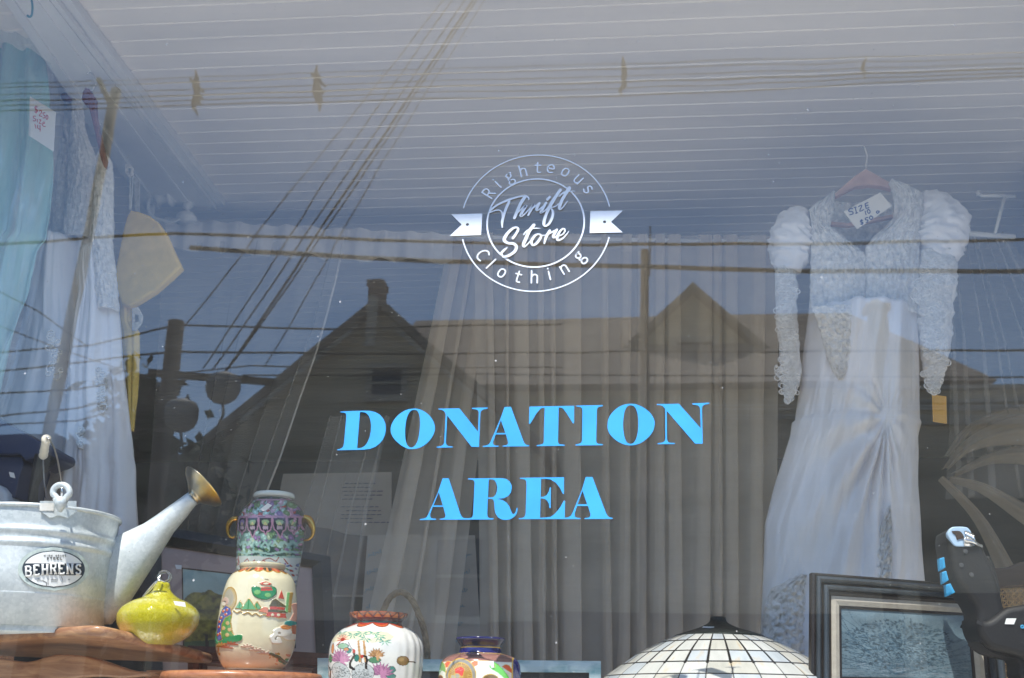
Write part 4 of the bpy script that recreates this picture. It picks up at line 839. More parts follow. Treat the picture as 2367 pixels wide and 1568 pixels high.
# ---- left dress
YL = .85
dl = thing('wedding_dress', 'slim white beaded wedding dress with shoulder straps hanging at the left', 'dress', P(150, 1250, YL))
sk = q(Q2, [(255, 255, 500), (400, 215, 520), (600, 160, 560), (800, 130, 600), (1000, 80, 640), (1280, -30, 720), (1568, -140, 780)])+q(Q3, [(600, -260, 800), (900, -300, 820)])
def slf(seed, a=.03):
    def fn(us, v): return np.zeros(len(us)), a*(np.sin(us*16+v*2+seed)*.35*(.3+v)+fbm(us*6+v, np.full(len(us), v*2.2), seed, 3)*.9)
    return fn
garment('skirt', sk, YL, m_satin, dl, .08, slf(3), 90, 90)
sk2 = q(Q2, [(300, 480, 690), (450, 460, 700), (560, 470, 712), (800, 430, 735), (1000, 400, 742), (1150, 395, 760), (1450, 380, 802), (1568, 370, 812)])+q(Q3, [(300, 380, 828), (650, 360, 836), (900, 350, 840)])
garment('skirt_front', sk2, YL-.10, m_satin, dl, .06, slf(8), 90, 70)
bd = q(Q1, [(605, 420, 500), (625, 415, 535), (700, 425, 545)])
garment('strap', q(Q1, [(612, 425, 445), (700, 424, 440), (850, 420, 435), (950, 400, 455)]), YL+.05, m_lace, dl, .01, lacef(31, .008, 8, 30), 50, 12)
bd = q(Q1, [(606, 470, 500), (640, 470, 538), (750, 475, 548), (880, 462, 568), (1000, 445, 618), (1060, 440, 640), (1200, 430, 645), (1350, 420, 640), (1568, 400, 620)])
garment('bodice_front', bd, YL-.02, m_lace, dl, .04, lacef(32), 90, 40)
garment('bodice_front', q(Q1, [(930, 400, 460), (1050, 375, 470), (1250, 350, 480), (1450, 335, 480), (1568, 330, 500)])+q(Q2, [(150, 290, 500), (270, 255, 500)]), YL+.02, m_lace, dl, .03, lacef(34), 80, 30)
garment('bodice_front', q(Q1, [(1030, 690, 712), (1060, 640, 732), (1160, 628, 745), (1350, 622, 745), (1568, 600, 745)])+q(Q2, [(100, 555, 685), (250, 545, 680), (400, 560, 700), (560, 575, 716), (680, 600, 722)]), YL-.12, m_lace, dl, .05, lacef(33), 110, 40)
garment('bodice_inner', q(Q1, [(1090, 600, 700), (1350, 590, 660), (1568, 560, 650)])+q(Q2, [(200, 480, 600), (480, 470, 600)]), YL-.03, m_satin, dl, .01, slf(4, .01), 40, 20)
mb = MB(); rs = np.random.RandomState(5)
for (x, y0, y1, w) in ((330, 810, 1080, 40), (610, 1030, 1280, 18), (490, 1380, 1500, 18)):
    for y in np.arange(y0, y1, 16):
        p = P(*Q2(x+rs.uniform(-w, w), y), YL-.15); r = .006+.007*rs.rand()
        mb.tube([p+np.array([r*math.cos(k*.7), -.003, r*math.sin(k*.7)]) for k in range(10)], .0032, 5, cap=False)
mb.build('applique', m_lace, dl, True)
t = thing('coat_hanger', 'dark red wooden hanger carrying the slim white dress', 'hanger', P(*Q1(600, 700), YL-.05))
px_solid('shoulder_bar', [[Q1(x, y) for x, y in [(570, 588), (595, 595), (628, 650), (628, 690), (632, 760), (650, 850), (675, 960), (698, 1050), (688, 1100), (672, 1060), (655, 990), (635, 900), (612, 800), (590, 710), (560, 690), (545, 665), (552, 620)]]], YL-.21, m_hangw, t, .012, .006, True)
px_solid('bar_end', [[Q1(x, y) for x, y in [(408, 655), (410, 630), (430, 615), (458, 616), (468, 640), (466, 668)]]], YL-.06, m_hangw, t, .01, .004, True)
mb = MB(); mb.tube(spline([P(*Q1(600, 598), YL-.21), P(*Q1(625, 550), YL-.21), P(*Q1(612, 495), YL-.21), P(*Q1(585, 472), YL-.21), P(*Q1(568, 486), YL-.21)], 5), .0028, 8); mb.build('hook', m_chrome, t, True)
# loose hook under the beam, top left
mb = MB(); mb.tube(spline([P(*Q1(200, -30), .2), P(*Q1(212, 40), .2), P(*Q1(208, 95), .2), P(*Q1(192, 112), .2), P(*Q1(180, 102), .2)], 5), .0035, 8); o = mb.build('ceiling_hook', mat('teal_wire', (.1, .3, .35), .4), None, True); tag(o, 'thin teal wire hook under the beam at the top left corner', 'hook')
# teal gown
tg = thing('teal_gown', 'long teal satin gown under clear plastic at the left edge', 'gown', P(40, 1200, .62))
te = q(Q1, [(120, 20, 130), (200, -90, 200), (290, -150, 262), (480, -200, 290), (700, -230, 300), (1000, -260, 325), (1200, -260, 330), (1568, -260, 300)])+q(Q2, [(300, -300, 225), (600, -300, 170), (900, -300, 95), (1200, -300, 20), (1568, -320, -60)])
garment('gown', te, .62, m_teal, tg, .07, lambda us, v: (np.zeros(len(us)), .02*np.sin(us*26+v*5)+.03*fbm(us*9+v*2, np.full(len(us), v*5.), 44, 4)), 90, 80)
m_plas = None
def plastic():
    m, n, b = nmat('clear_plastic_film'); N = n.nodes; L = n.links; N.remove(b); out = N['Material Output']
    tr = N.new('ShaderNodeBsdfTransparent'); tr.inputs[0].default_value = (.9, .93, .95, 1); d = N.new('ShaderNodeBsdfDiffuse'); d.inputs[0].default_value = (.8, .84, .88, 1); g = N.new('ShaderNodeBsdfGlossy'); g.inputs[1].default_value = .15
    a = N.new('ShaderNodeMixShader'); a.inputs[0].default_value = .3; L.new(d.outputs[0], a.inputs[1]); L.new(g.outputs[0], a.inputs[2])
    tc = N.new('ShaderNodeTexCoord'); mp = N.new('ShaderNodeMapping'); mp.inputs['Scale'].default_value = (12, 12, 1.5); nz = N.new('ShaderNodeTexNoise'); nz.inputs['Detail'].default_value = 6; nz.inputs['Scale'].default_value = 3; L.new(tc.outputs['Object'], mp.inputs[0]); L.new(mp.outputs[0], nz.inputs[0])
    mr = N.new('ShaderNodeMapRange'); mr.inputs['From Min'].default_value = .4; mr.inputs['From Max'].default_value = .75; mr.inputs['To Min'].default_value = .05; mr.inputs['To Max'].default_value = .34; L.new(nz.outputs[0], mr.inputs[0])
    x = N.new('ShaderNodeMixShader'); L.new(mr.outputs[0], x.inputs[0]); L.new(tr.outputs[0], x.inputs[1]); L.new(a.outputs[0], x.inputs[2]); L.new(x.outputs[0], out.inputs[0]); return m
fl_ = q(Q1, [(100, 40, 190), (290, -100, 285), (600, -150, 390), (900, -160, 400), (1200, -160, 370), (1568, -160, 330)])+q(Q2, [(300, -200, 270), (700, -200, 190), (1300, -200, 40), (1568, -200, -20)])
garment('plastic_cover', fl_, .56, plastic(), tg, .08, lambda us, v: (np.zeros(len(us)), .03*fbm(us*12+v*3, np.full(len(us), v*6.), 54, 4)), 80, 60, solid=0)
card('price_card', 'white paper reading $250 size 14 in red pinned to the teal gown', [Q1(*p) for p in [(197, 632), (364, 735), (350, 992), (188, 886)]], .50, m_paper, seg(Q1, [
 [(245, 700), (228, 700), (232, 715), (246, 722), (238, 736), (226, 730)], [(236, 692), (236, 742)], [(255, 728), (268, 722), (272, 738), (256, 756), (276, 762)], [(296, 738), (282, 740), (284, 752), (294, 758), (290, 772), (280, 770)], [(306, 752), (300, 770), (308, 782), (314, 765), (306, 752)],
 [(234, 762), (220, 760), (220, 772), (234, 780), (228, 792), (216, 788)], [(244, 780), (246, 800)], [(254, 784), (268, 786), (256, 806), (272, 810)], [(278, 812), (292, 806), (286, 798), (278, 812), (284, 826), (298, 828)], [(228, 812), (236, 840)], [(246, 818), (248, 840), (266, 846)], [(262, 820), (262, 860)]]), m_redink, .0014)
# ---- yellow felt
yf = thing('yellow_felt_cloth', 'yellow felt cloth with a pointed kite shaped flap hanging beside the left dress', 'cloth', P(300, 1000, 1.05))
px_solid('flap', [[Q2(x, y) for x, y in [(785, 58), (830, 66), (900, 92), (955, 135), (1000, 200), (1040, 290), (1098, 410), (1040, 470), (940, 560), (850, 618), (800, 652), (742, 640), (716, 560), (690, 470), (705, 395), (722, 300), (738, 200), (760, 100)]]], 1.05, m_yellow, yf, .012, .01, True, lean=.06)
garment('tail', q(Q2, [(420, 700, 800), (640, 720, 800), (740, 728, 800), (800, 735, 842), (950, 745, 842), (1200, 765, 830), (1400, 795, 808)]), 1.08, m_yellow, yf, .02, slf(9, .01), 50, 20)
mb = MB(); mb.tube([P(*Q1(852, 1160), 1.05), P(*Q1(848, 1375), 1.05)], .0025, 6); mb.tube([P(*Q1(868, 1160), 1.05), P(*Q1(856, 1375), 1.05)], .0025, 6); mb.build('cord', m_white, yf, True)
px_solid('eyelet_loop', [[Q1(x, y) for x, y in [(820, 1080), (850, 1075), (872, 1100), (870, 1150), (845, 1165), (822, 1135)]], [Q1(x, y) for x, y in [(838, 1098), (856, 1105), (856, 1135), (842, 1140)]]], 1.05, m_lace, yf, .004, .002)
o = px_solid('white_strap', [[Q1(x, y) for x, y in [(872, 1150), (915, 1180), (910, 1400), (885, 1400), (880, 1230)]]], 1.25, m_lace, None, .003, .001); tag(o, 'narrow cream strap hanging beside the yellow felt', 'strap')
px_solid('ribbon_curl', [[Q2(x, y) for x, y in [(800, 655), (835, 650), (862, 700), (855, 745), (820, 790), (800, 790)]], [Q2(x, y) for x, y in [(812, 690), (838, 700), (838, 735), (812, 745)]]], 1.06, m_lace, yf, .004, .002)

# ------------------------------------------------------------------ back of the bay: papers, posters
o = px_solid('poster', [[(655, 1096), (905, 1092), (905, 1380), (600, 1380)]], 2.02, mat('grey_poster', (.42, .39, .36), .6, var=.15, scale=5), None, .003); tag(o, 'large grey poster with two blocks of small print behind the vases', 'poster')
rs = random.Random(4); st = []
for k, y in enumerate(list(range(1118, 1158, 9))+list(range(1172, 1210, 9))):
    x = 790+rs.uniform(-4, 4)+ (10 if k % 3 == 0 else 0); x1 = x+rs.uniform(60, 95)
    while x < x1:
        w = rs.uniform(5, 14); st.append([(x, y), (x+w, y-.5)]); x += w+3
strokes_on(o, 'small_print', m_ink, st, 2.012, .002)
px_solid('portrait_print', [[(690, 1215), (760, 1222), (800, 1235), (905, 1245), (905, 1375), (680, 1375)]], 2.012, mat('print_dark', (.07, .08, .1), .5, var=.5, scale=9, col2=(.16, .13, .12)), o, .001)
o = px_solid('paper_sheet', [[(850, 1237), (1098, 1238), (1120, 1640), (820, 1640)]], 1.90, mat('thin_drawing_paper', (.5, .48, .45), .8, var=.06), None, .0015); tag(o, 'big sheet of white paper with faint blue handwriting behind the basket', 'paper')
st = []; rs = random.Random(9)
def scrawl(x, y, L, sl):
    p = []; n = int(L/1.6)
    for i in range(n): p.append((x+i*1.6+2.2*math.sin(i*1.9), y-i*1.6*sl+3.2*math.cos(i*1.9)*(1+.8*math.sin(i*.7+x))))
    return p
for k in range(7): st.append(scrawl(850+rs.uniform(-3, 3)-k*2, 1285+k*40, 36, .35))
for (x, y, L) in ((952, 1345, 44), (950, 1362, 40), (965, 1380, 34), (955, 1400, 44), (985, 1425, 22), (990, 1270, 30), (1065, 1290, 24), (1060, 1330, 26), (1055, 1372, 28), (1045, 1410, 30), (1042, 1450, 30), (1035, 1488, 26), (958, 1275, 26)): st.append(scrawl(x, y, L, .4))
strokes_on(o, 'handwriting', mat('faded_blue_ink', (.3, .42, .52), .7), st, 1.896, .0016)

# ------------------------------------------------------------------ painter: procedural decoration computed on the object's own surface
def hexc(h):
    c = np.array([int(h[i:i+2], 16)/255 for i in (0, 2, 4)]); return np.where(c <= .04045, c/12.92, ((c+.055)/1.055)**2.4)
class Canvas:
    """u, v in [0, 1]; painted by evaluating shapes at the mesh's own vertices"""
    def __init__(s, X, Y, bgc):
        s.X = X; s.Y = Y; s.C = np.tile(np.array(bgc, float), X.shape+(1,)); s.H = np.zeros(X.shape)
    def _set(s, m, c, h):
        s.C[m] = c
        if h is not None: s.H[m] = np.maximum(s.H[m], h) if h > 0 else h*0
    def poly(s, pts, c, h=None, edge=None, ew=3, smooth=False):
        if smooth: pts = [tuple(p) for p in spline(list(pts)+[pts[0]], 4)[:-1]]
        a = np.array(pts, float); x0, y0 = a.min(0); x1, y1 = a.max(0)
        m = (s.X >= x0) & (s.X <= x1) & (s.Y >= y0) & (s.Y <= y1)
        if m.any():
            X = s.X[m]; Y = s.Y[m]; ins = np.zeros(X.shape, bool); n = len(a)
            for i in range(n):
                xa, ya = a[i]; xb, yb = a[(i+1) % n]
                if ya == yb: continue
                cnd = ((ya > Y) != (yb > Y)) & (X < (xb-xa)*(Y-ya)/(yb-ya)+xa); ins ^= cnd
            mm = m.copy(); mm[m] = ins; s._set(mm, c, h)
        if edge is not None: s.line(list(pts)+[pts[0]], edge, ew)
    def ell(s, x, y, rx, ry, c, h=None, rot=0, edge=None, ew=3):
        dx = s.X-x; dy = s.Y-y; ca, sa = math.cos(rot), math.sin(rot)
        d = ((dx*ca+dy*sa)/rx)**2+((-dx*sa+dy*ca)/ry)**2
        if edge is not None: s._set(d <= (1+ew/min(rx, ry))**2, edge, h)
        s._set(d <= 1, c, h)
    def line(s, pts, c, w, h=None):
        pts = [np.array(p, float) for p in pts]
        for a, b in zip(pts[:-1], pts[1:]):
            x0, x1 = min(a[0], b[0])-w, max(a[0], b[0])+w; y0, y1 = min(a[1], b[1])-w, max(a[1], b[1])+w
            m = (s.X >= x0) & (s.X <= x1) & (s.Y >= y0) & (s.Y <= y1)
            if not m.any(): continue
            X = s.X[m]-a[0]; Y = s.Y[m]-a[1]; d = b-a; L2 = d@d+1e-9; t = np.clip((X*d[0]+Y*d[1])/L2, 0, 1)
            ins = (X-t*d[0])**2+(Y-t*d[1])**2 <= (w/2)**2; mm = m.copy(); mm[m] = ins; s._set(mm, c, h)
    def band(s, y0, y1, c, h=None): s._set((s.Y >= y0) & (s.Y < y1), c, h)
def zat(x0, Y, py):
    lo, hi = .2, 4.5
    for _ in range(40):
        m = (lo+hi)/2
        if pr((x0, Y, m))[1] > py: lo = m
        else: hi = m
    return (lo+hi)/2
def vessel(name, Qz, cx, cyref, Y, prof, m, parent, paint=None, ntheta=360, nrow=260, relief=.002, bgc=(.8, .8, .8), smooth_prof=True, wall=True):
    """a turned body: prof = [(y, halfwidth)] from rim down in zoom units Qz; axis vertical through (cx, cyref) at depth Y"""
    px0, py0 = Qz(cx, cyref); x0 = P(px0, py0, Y)[0]
    pts = [np.array(Qz(cx, y)+(w,)) for y, w in prof]
    uw = np.linalg.norm(np.array(Qz(1, 0))-np.array(Qz(0, 0)))
    R = []
    for (y, w) in prof:
        py = Qz(0, y)[1]; z = zat(x0, Y, py); R.append((z, w*uw*scl((x0, Y, z)), y))
    R = np.array(R)
    # arc length parameter
    d = np.concatenate([[0], np.cumsum(np.hypot(np.diff(R[:, 0]), np.diff(R[:, 1])))]); t = np.linspace(0, d[-1], nrow)
    if smooth_prof:
        sp = np.array(spline([np.array([a, b, c]) for a, b, c in R], 10)); dd = np.concatenate([[0], np.cumsum(np.hypot(np.diff(sp[:, 0]), np.diff(sp[:, 1])))]); t = np.linspace(0, dd[-1], nrow)
        z = np.interp(t, dd, sp[:, 0]); r = np.interp(t, dd, sp[:, 1]); yy = np.interp(t, dd, sp[:, 2])
    else:
        z = np.interp(t, d, R[:, 0]); r = np.interp(t, d, R[:, 1]); yy = np.interp(t, d, R[:, 2])
    th = np.linspace(0, 2*math.pi, ntheta, endpoint=False)-math.pi
    TH, RR = np.meshgrid(th, r); YY = np.repeat(yy[:, None], ntheta, 1); ZZ = np.repeat(z[:, None], ntheta, 1)
    hw = RR/(uw*scl((x0, Y, float(np.mean(z)))))           # radius in zoom units
    # the front half carries the picture, the back half carries it again
    fth = np.where(np.abs(TH) <= math.pi/2, TH, np.where(TH > 0, TH-math.pi, TH+math.pi))
    c = np.array([pr((x0, Y, zz))[0] for zz in z]); cxz = (c*1.08153)  # centre line, in photo pixels
    ox = Qz(0, 0)[0]*1.08153; s_ = 1/(uw*1.08153); cxl = (cxz-ox)*s_
    X = cxl[:, None]+hw*np.sin(fth)
    # nearer points of a ring stand higher in the picture than its ends
    sh = np.array([(pr((x0, Y, zz))[1]-pr((x0, Y-rr, zz))[1]) for zz, rr in zip(z, r)])/uw
    Yp = YY-sh[:, None]*np.cos(fth)
    cv = Canvas(X, Yp, bgc)
    if paint: paint(cv, YY, TH)
    RR2 = RR+cv.H*relief
    V = np.stack([x0+RR2*np.sin(TH), Y-RR2*np.cos(TH), ZZ], -1)
    o = grid(name, V, m, parent, cols=cv.C if paint else None, closed=True)
    return o, x0, R
m_china = mat('glazed_china', (1, 1, 1), .14, var=.16, scale=55, attr=True, coat=.6, spec=.5)
m_paint = mat('oil_paint', (1, 1, 1), .55, var=.25, scale=40, attr=True, bump=.4, bscale=120)
m_gold = mat('gilding', (.75, .45, .1), .22, metal=1, var=.3, scale=20)
c_gold = hexc('c59a3a')

def sticker(parent, Q, pts, Y, name='price_sticker'):
    o = px_solid(name, [[Q(*p) for p in pts]], Y, m_paper, parent, .0004); return o

# ------------------------------------------------------------------ picture frames
def frame(name, label, cor, Y, widths, mats, depth, cat='picture', paint=None, nx=120, ny=120):
    """cor: TL, TR, BR, BL as (px, py, Y); widths: successive border widths in metres"""
    C = [P(x, y, yy) for x, y, yy in cor]; t = thing(name, label, cat, (C[2]+C[3])/2)
    nrm = np.cross(C[1]-C[0], C[3]-C[0]); nrm /= np.linalg.norm(nrm)
    if nrm[1] > 0: nrm = -nrm
    cur = [np.array(c) for c in C]
    def inset(c, w):
        L1 = np.linalg.norm(c[1]-c[0]); L2 = np.linalg.norm(c[3]-c[0]); a = w/L1; b = w/L2
        f = lambda u, v: (c[0]*(1-u)+c[1]*u)*(1-v)+(c[3]*(1-u)+c[2]*u)*v
        return [f(a, b), f(1-a, b), f(1-a, 1-b), f(a, 1-b)]
    for k, (w, m, hgt, nm) in enumerate(widths):
        nx_ = inset(cur, w); mb = MB()
        for i in range(4):
            a, b, c, d = cur[i], cur[(i+1) % 4], nx_[(i+1) % 4], nx_[i]; h0, h1 = hgt
            A = [a, d, d+nrm*h1, d*.5+a*.5+nrm*max(h0, h1)*1.08, a+nrm*h0]; B = [b, c, c+nrm*h1, c*.5+b*.5+nrm*max(h0, h1)*1.08, b+nrm*h0]
            mb.hexa(A, B)
        mb.build(nm, m, t); cur = nx_
    G = []; U = np.linspace(0, 1, nx); Vv = np.linspace(0, 1, ny)
    XX, YY = np.meshgrid(U, Vv); cv = Canvas(XX, YY, (.5, .5, .5)); paint(cv)
    for v in Vv:
        G.append([(cur[0]*(1-u)+cur[1]*u)*(1-v)+(cur[3]*(1-u)+cur[2]*u)*v+nrm*.003 for u in U])
    grid('painting', G, m_paint, t, cols=cv.C)
    return t
def paint_tree_teal(cv):
    n = fbm(cv.X*6, cv.Y*6, 3, 4)
    sky_ = np.array([.36, .5, .47])[None, None]*(1+.25*n[..., None]); cv.C = sky_*(1-.2*cv.Y[..., None])
    m = ((cv.X-.22-.05*n)/.30)**2+((cv.Y-.62)/.38)**2 < 1+.5*n
    cv.C[m] = (np.array([.17, .15, .02])*(1+1.4*fbm(cv.X*22, cv.Y*22, 5, 3)[..., None]))[m]
    g = cv.Y > .86+.05*n; cv.C[g] = (np.array([.06, .09, .04])*(1+n[..., None]))[g]
    cv.line([(.2, .8), (.21, 1)], (.03, .02, .01), .03)
fp1 = frame('framed_painting', 'black framed landscape painting with a pink mat behind the vases at the left', [(328, 1212, .80), (764, 1290, .92), (778, 1560, .88), (330, 1620, .76)], .8,
      [(.062, m_blackw, (.02, .012), 'frame_moulding'), (.062, m_matte, (.004, .004), 'mat_board'), (.004, m_chair, (.005, .005), 'fillet')], None, 1, paint=paint_tree_teal)
px_solid('price_sticker', [[Q3(x, y) for x, y in [(1050, 878), (1102, 882), (1100, 907), (1050, 903)]]], .808, m_paper, fp1, .0004)
def paint_blue_tree(cv):
    n = fbm(cv.X*5, cv.Y*5, 13, 5)[..., None]
    cv.C = np.array([.135, .20, .24])*(1+.5*n)*(1-.15*cv.Y[..., None]); rs = random.Random(8)
    for k in range(110):
        a = rs.gauss(0, .75)-math.pi/2; L = abs(rs.gauss(.30, .12)); x, y = .44, .95; pts = [(x, y)]; nn = 8
        for i in range(nn):
            a += rs.uniform(-.3, .3)+(.05 if a > -math.pi/2 else -.05); x += math.cos(a)*L*.36*1.1; y += math.sin(a)*L*.36; pts.append((x, y))
        if k % 3 == 0: pts = pts[:5]
        cv.line(pts[rs.randint(0, 2):], np.array([.035, .07, .10])*rs.uniform(.7, 1.6), rs.uniform(.002, .006))
    for k in range(1100):
        a = rs.uniform(0, 6.28); r = rs.random()**.6*.38; x = .45+r*math.cos(a)*1.15; y = .5+r*math.sin(a); cv.ell(x, y, rs.uniform(.005, .02), rs.uniform(.004, .012), np.array([.04, .07, .095])*rs.uniform(.6, 1.9), rot=a)
    for k in range(60):
        x = rs.uniform(0, 1); y = rs.uniform(.78, 1); cv.ell(x, y, .035, .006, np.array([.17, .22, .26])*rs.uniform(.5, 1.2), rot=rs.uniform(-.4, .4))
frame('framed_painting', 'dark grey framed painting of a bare blue tree leaning at the lower right', [(*Q7(390, 980), .42), (*Q7(1425, 1058), .56), (*Q7(1500, 1760), .52), (*Q7(384, 1760), .38)], .45,
      [(.010, m_blackw, (.016, .02), 'outer_moulding'), (.014, m_greyw, (.028, .022), 'frame_moulding'), (.007, m_blackw, (.016, .018), 'groove_moulding'), (.011, m_greyw, (.024, .026), 'frame_moulding'), (.014, m_blackw, (.014, .01), 'inner_moulding'), (.023, m_linen, (.012, .008), 'linen_liner'), (.007, m_blackw, (.006, .006), 'fillet')], None, 1, paint=paint_blue_tree)
def paint_grey(cv): cv.C = np.array([.3, .33, .36])*(1+.4*fbm(cv.X*5, cv.Y*5, 2, 4)[..., None])
frame('small_picture_frame', 'reddish brown wooden frame low behind the cream vase', [(438, 1494, .62), (764, 1513, .64), (766, 1700, .6), (438, 1690, .6)], .6,
      [(.035, m_redw, (.016, .022), 'frame_moulding'), (.018, m_redw, (.012, .006), 'inner_moulding'), (.02, m_matte, (.003, .003), 'mat_board')], None, 1, paint=paint_grey)
m_dist = mat('distressed_teal_paint', (.10, .24, .28), .7, var=.3, scale=16, col2=(.5, .62, .64), c2amt=.35, bump=.5, bscale=40, stretch=(.6, 1, 1.6), detail=8)
frame('weathered_picture', 'worn teal painted wooden frame behind the crane vase and the navy necked vase', [(737, 1523, .60), (1389, 1530, .60), (1389, 1800, .58), (737, 1800, .58)], .6,
      [(.032, m_dist, (.016, .016), 'frame_moulding')], None, 1, paint=lambda cv: cv.C.__imul__(.12))

# ------------------------------------------------------------------ tables
def slab(name, pts, th, m, parent, bev=.008, seg_=3):
    top = [np.array(p, float) for p in pts]; mb = MB(); mb.hexa([p-np.array([0, 0, th]) for p in top], top)
    o = mb.build(name, m, parent, True); b = o.modifiers.new('bevel', 'BEVEL'); b.width = bev; b.segments = seg_; b.limit_method = 'ANGLE'; return o
zt_ = P(*Q3(600, 1236), .13)[2]
cor = P(*Q3(600, 1236), .13); lf = P(*Q3(-60, 1330), .36); tip = P(*Q3(1236, 1402), .42)
lf[2] = min(lf[2], cor[2]-.012)
table = thing('side_table', 'worn wooden table top with a rounded edge under the watering can', 'table', (cor[0]-.3, .4, .92))
def rc(a, b, c, r, n=6):
    a, b, c = map(np.array, (a, b, c)); u = (a-b)/np.linalg.norm(a-b); w = (c-b)/np.linalg.norm(c-b); p, q_ = b+u*r, b+w*r
    return [(1-t)**2*p+2*t*(1-t)*b+t*t*q_ for t in np.linspace(0, 1, n)]
back1 = tip+(-.03, .16, 0); back2 = lf+(-.1, .45, 0); lf0 = lf+(-.35, .10, 0)
ptsT = rc(lf0, cor, tip, .05)+rc(cor, tip, back1, .012, 4)+[back1, back2, lf0]
slab('table_top', ptsT, .026, m_walnut, table, .011, 4)
mb = MB(); a = P(*Q3(300, 1480), .30); b = P(*Q3(790, 1530), .34)
ap = [Q3(x, y) for x, y in [(-40, 1440), (180, 1470), (300, 1440), (390, 1425), (560, 1440), (790, 1515), (900, 1530), (960, 1545), (780, 1568), (600, 1560), (420, 1580), (300, 1640), (-40, 1640)]]
px_solid('apron', [ap], .36, m_walnut, table, .015, .006, True, sm=True)
mb = MB(); mb.box((cor[0]-.5, .5, .92), (cor[0]-.44, .56, cor[2]-.06)); mb.build('leg', m_walnut, table)
mb = MB(); mb.box((tip[0]-.16, .44, .92), (tip[0]-.11, .49, tip[2]-.05)); mb.build('leg', m_walnut, table)
# the orange stand under the cream vase
st = thing('plant_stand', 'orange brown round wooden stand top beneath the cream vase', 'stand', (P(560, 1560, .3)[0], .3, .92))
c = P(562, 1552, .30); R_ = .20
z = zat(c[0], .12, 1549); mb = MB()
def ringp(cx, cy, r, z, n=64): return [np.array([cx+r*math.cos(6.2832*j/n), cy+r*math.sin(6.2832*j/n), z]) for j in range(n)]
mb.rings([ringp(c[0], .30, rr, z-dz) for rr, dz in ((.0005, 0), (R_-.012, 0), (R_-.004, .002), (R_, .008), (R_, .016), (R_-.006, .024), (R_-.03, .026), (.001, .026))], cap=False); mb.build('stand_top', m_orangew, st, True)
mb = MB(); mb.tube([(c[0], .3, .92), (c[0], .3, 1.1), (c[0], .3, 1.3), (c[0], .3, z-.03)], [.05, .03, .022, .03], 16); mb.build('pedestal', m_orangew, st, True)
zst = z

# ------------------------------------------------------------------ watering can
YC = .31
wc = thing('watering_can', 'galvanised steel watering can with a brass rose and an oval label', 'watering can', P(*Q3(190, 1260), YC))
cx0 = P(*Q3(262, 600), YC)[0]-.0; zr = zat(cx0, YC, Q3(0, 592)[1]); zb = cor[2]+.002
zb = max(zb-.02, zat(cx0, YC, Q3(0, 1335)[1]))
rC = 438/2.4266/1.08153*scl((cx0, YC, zr))
H = zr-zb
prof = [(0, .0), (.0, 1.0)]
zz = np.linspace(0, 1, 120); rr = rC*(.94+.06*zz)
for c_, s_ in ((.80, .5), (.70, .6), (.30, .6), (.20, .6), (.12, .5)):
    rr = rr+.0055*np.exp(-((zz-c_)/.028)**2)
R = [[np.array([cx0+r*math.sin(6.2832*j/96), YC-r*math.cos(6.2832*j/96), zb+H*t]) for j in range(96)] for r, t in zip(rr, zz)]
mb = MB(); mb.rings([[np.array([cx0, YC, zb])+(p-np.array([cx0, YC, zb]))*.02 for p in R[0]]]+R, cap=False)
mb.rings([[np.array([cx0+(rC-.003)*math.sin(6.2832*j/96), YC-(rC-.003)*math.cos(6.2832*j/96), zb+H*t]) for j in range(96)] for t in (1, .9, .5, .05)], cap=True)
body = mb.build('body', m_galv, wc, True)
mb = MB(); mb.tube([(cx0+(rC+.001)*math.sin(6.2832*j/96), YC-(rC+.001)*math.cos(6.2832*j/96), zr) for j in range(97)], .0055, 10, cap=False); mb.build('rim', m_galv, wc, True)
def oncan(x, y, off=.0): # zoom-3 picture point to can front surface
    d = ray(*Q3(x, y)); o_ = CAM; ax = d[0]; ay = d[1]; cx_, cy_ = o_[0]-cx0, o_[1]-YC; r = rC*.985+.004+off
    A = ax*ax+ay*ay; B = 2*(cx_*ax+cy_*ay); C_ = cx_*cx_+cy_*cy_-r*r; D_ = B*B-4*A*C_
    t = (-B-math.sqrt(max(D_, 0)))/(2*A); return o_+d*t
# label: oval, dark band with white letters
def canpatch(name, f, m, off, parent, nu=36, nv=10):
    """f(u, v) -> zoom-3 picture point; wrapped on the can"""
    return grid(name, [[oncan(*f(i/nu, j/nv), off) for i in range(nu+1)] for j in range(nv+1)], m, parent)
LX, LY, la, lb = 325, 905, 190, 113
def ovalpt(u, v, a, b, y0=-1., y1=1., rot=-.02):
    s = y0+(y1-y0)*v; hw = a*math.sqrt(max(0, 1-s*s)); x = (2*u-1)*hw; y = s*b
    return LX+x*math.cos(rot)-y*math.sin(rot), LY+y+x*rot*.0+ -.0*x - .035*(2*u-1)*0
m_lab = mat('label_paper', (.9, .9, .89), .45, var=.05); m_labe = mat('label_edge', (.55, .63, .6), .3, var=.2, scale=60); m_labk = mat('label_navy', (.02, .035, .06), .4)
lab = canpatch('label', lambda u, v: ovalpt(u, v, la+26, lb+20), m_labe, .001, wc, 48, 24); lab['label'] = 'oval paper label reading BEHRENS on the can'
canpatch('label_oval', lambda u, v: ovalpt(u, v, la, lb), m_labk, .0018, lab, 48, 24)
canpatch('label_field', lambda u, v: ovalpt(u, v, la-8, lb-6, -1, -.32), m_lab, .0026, lab, 40, 10)
canpatch('label_field', lambda u, v: ovalpt(u, v, la-8, lb-6, .34, 1), m_lab, .0026, lab, 40, 10)
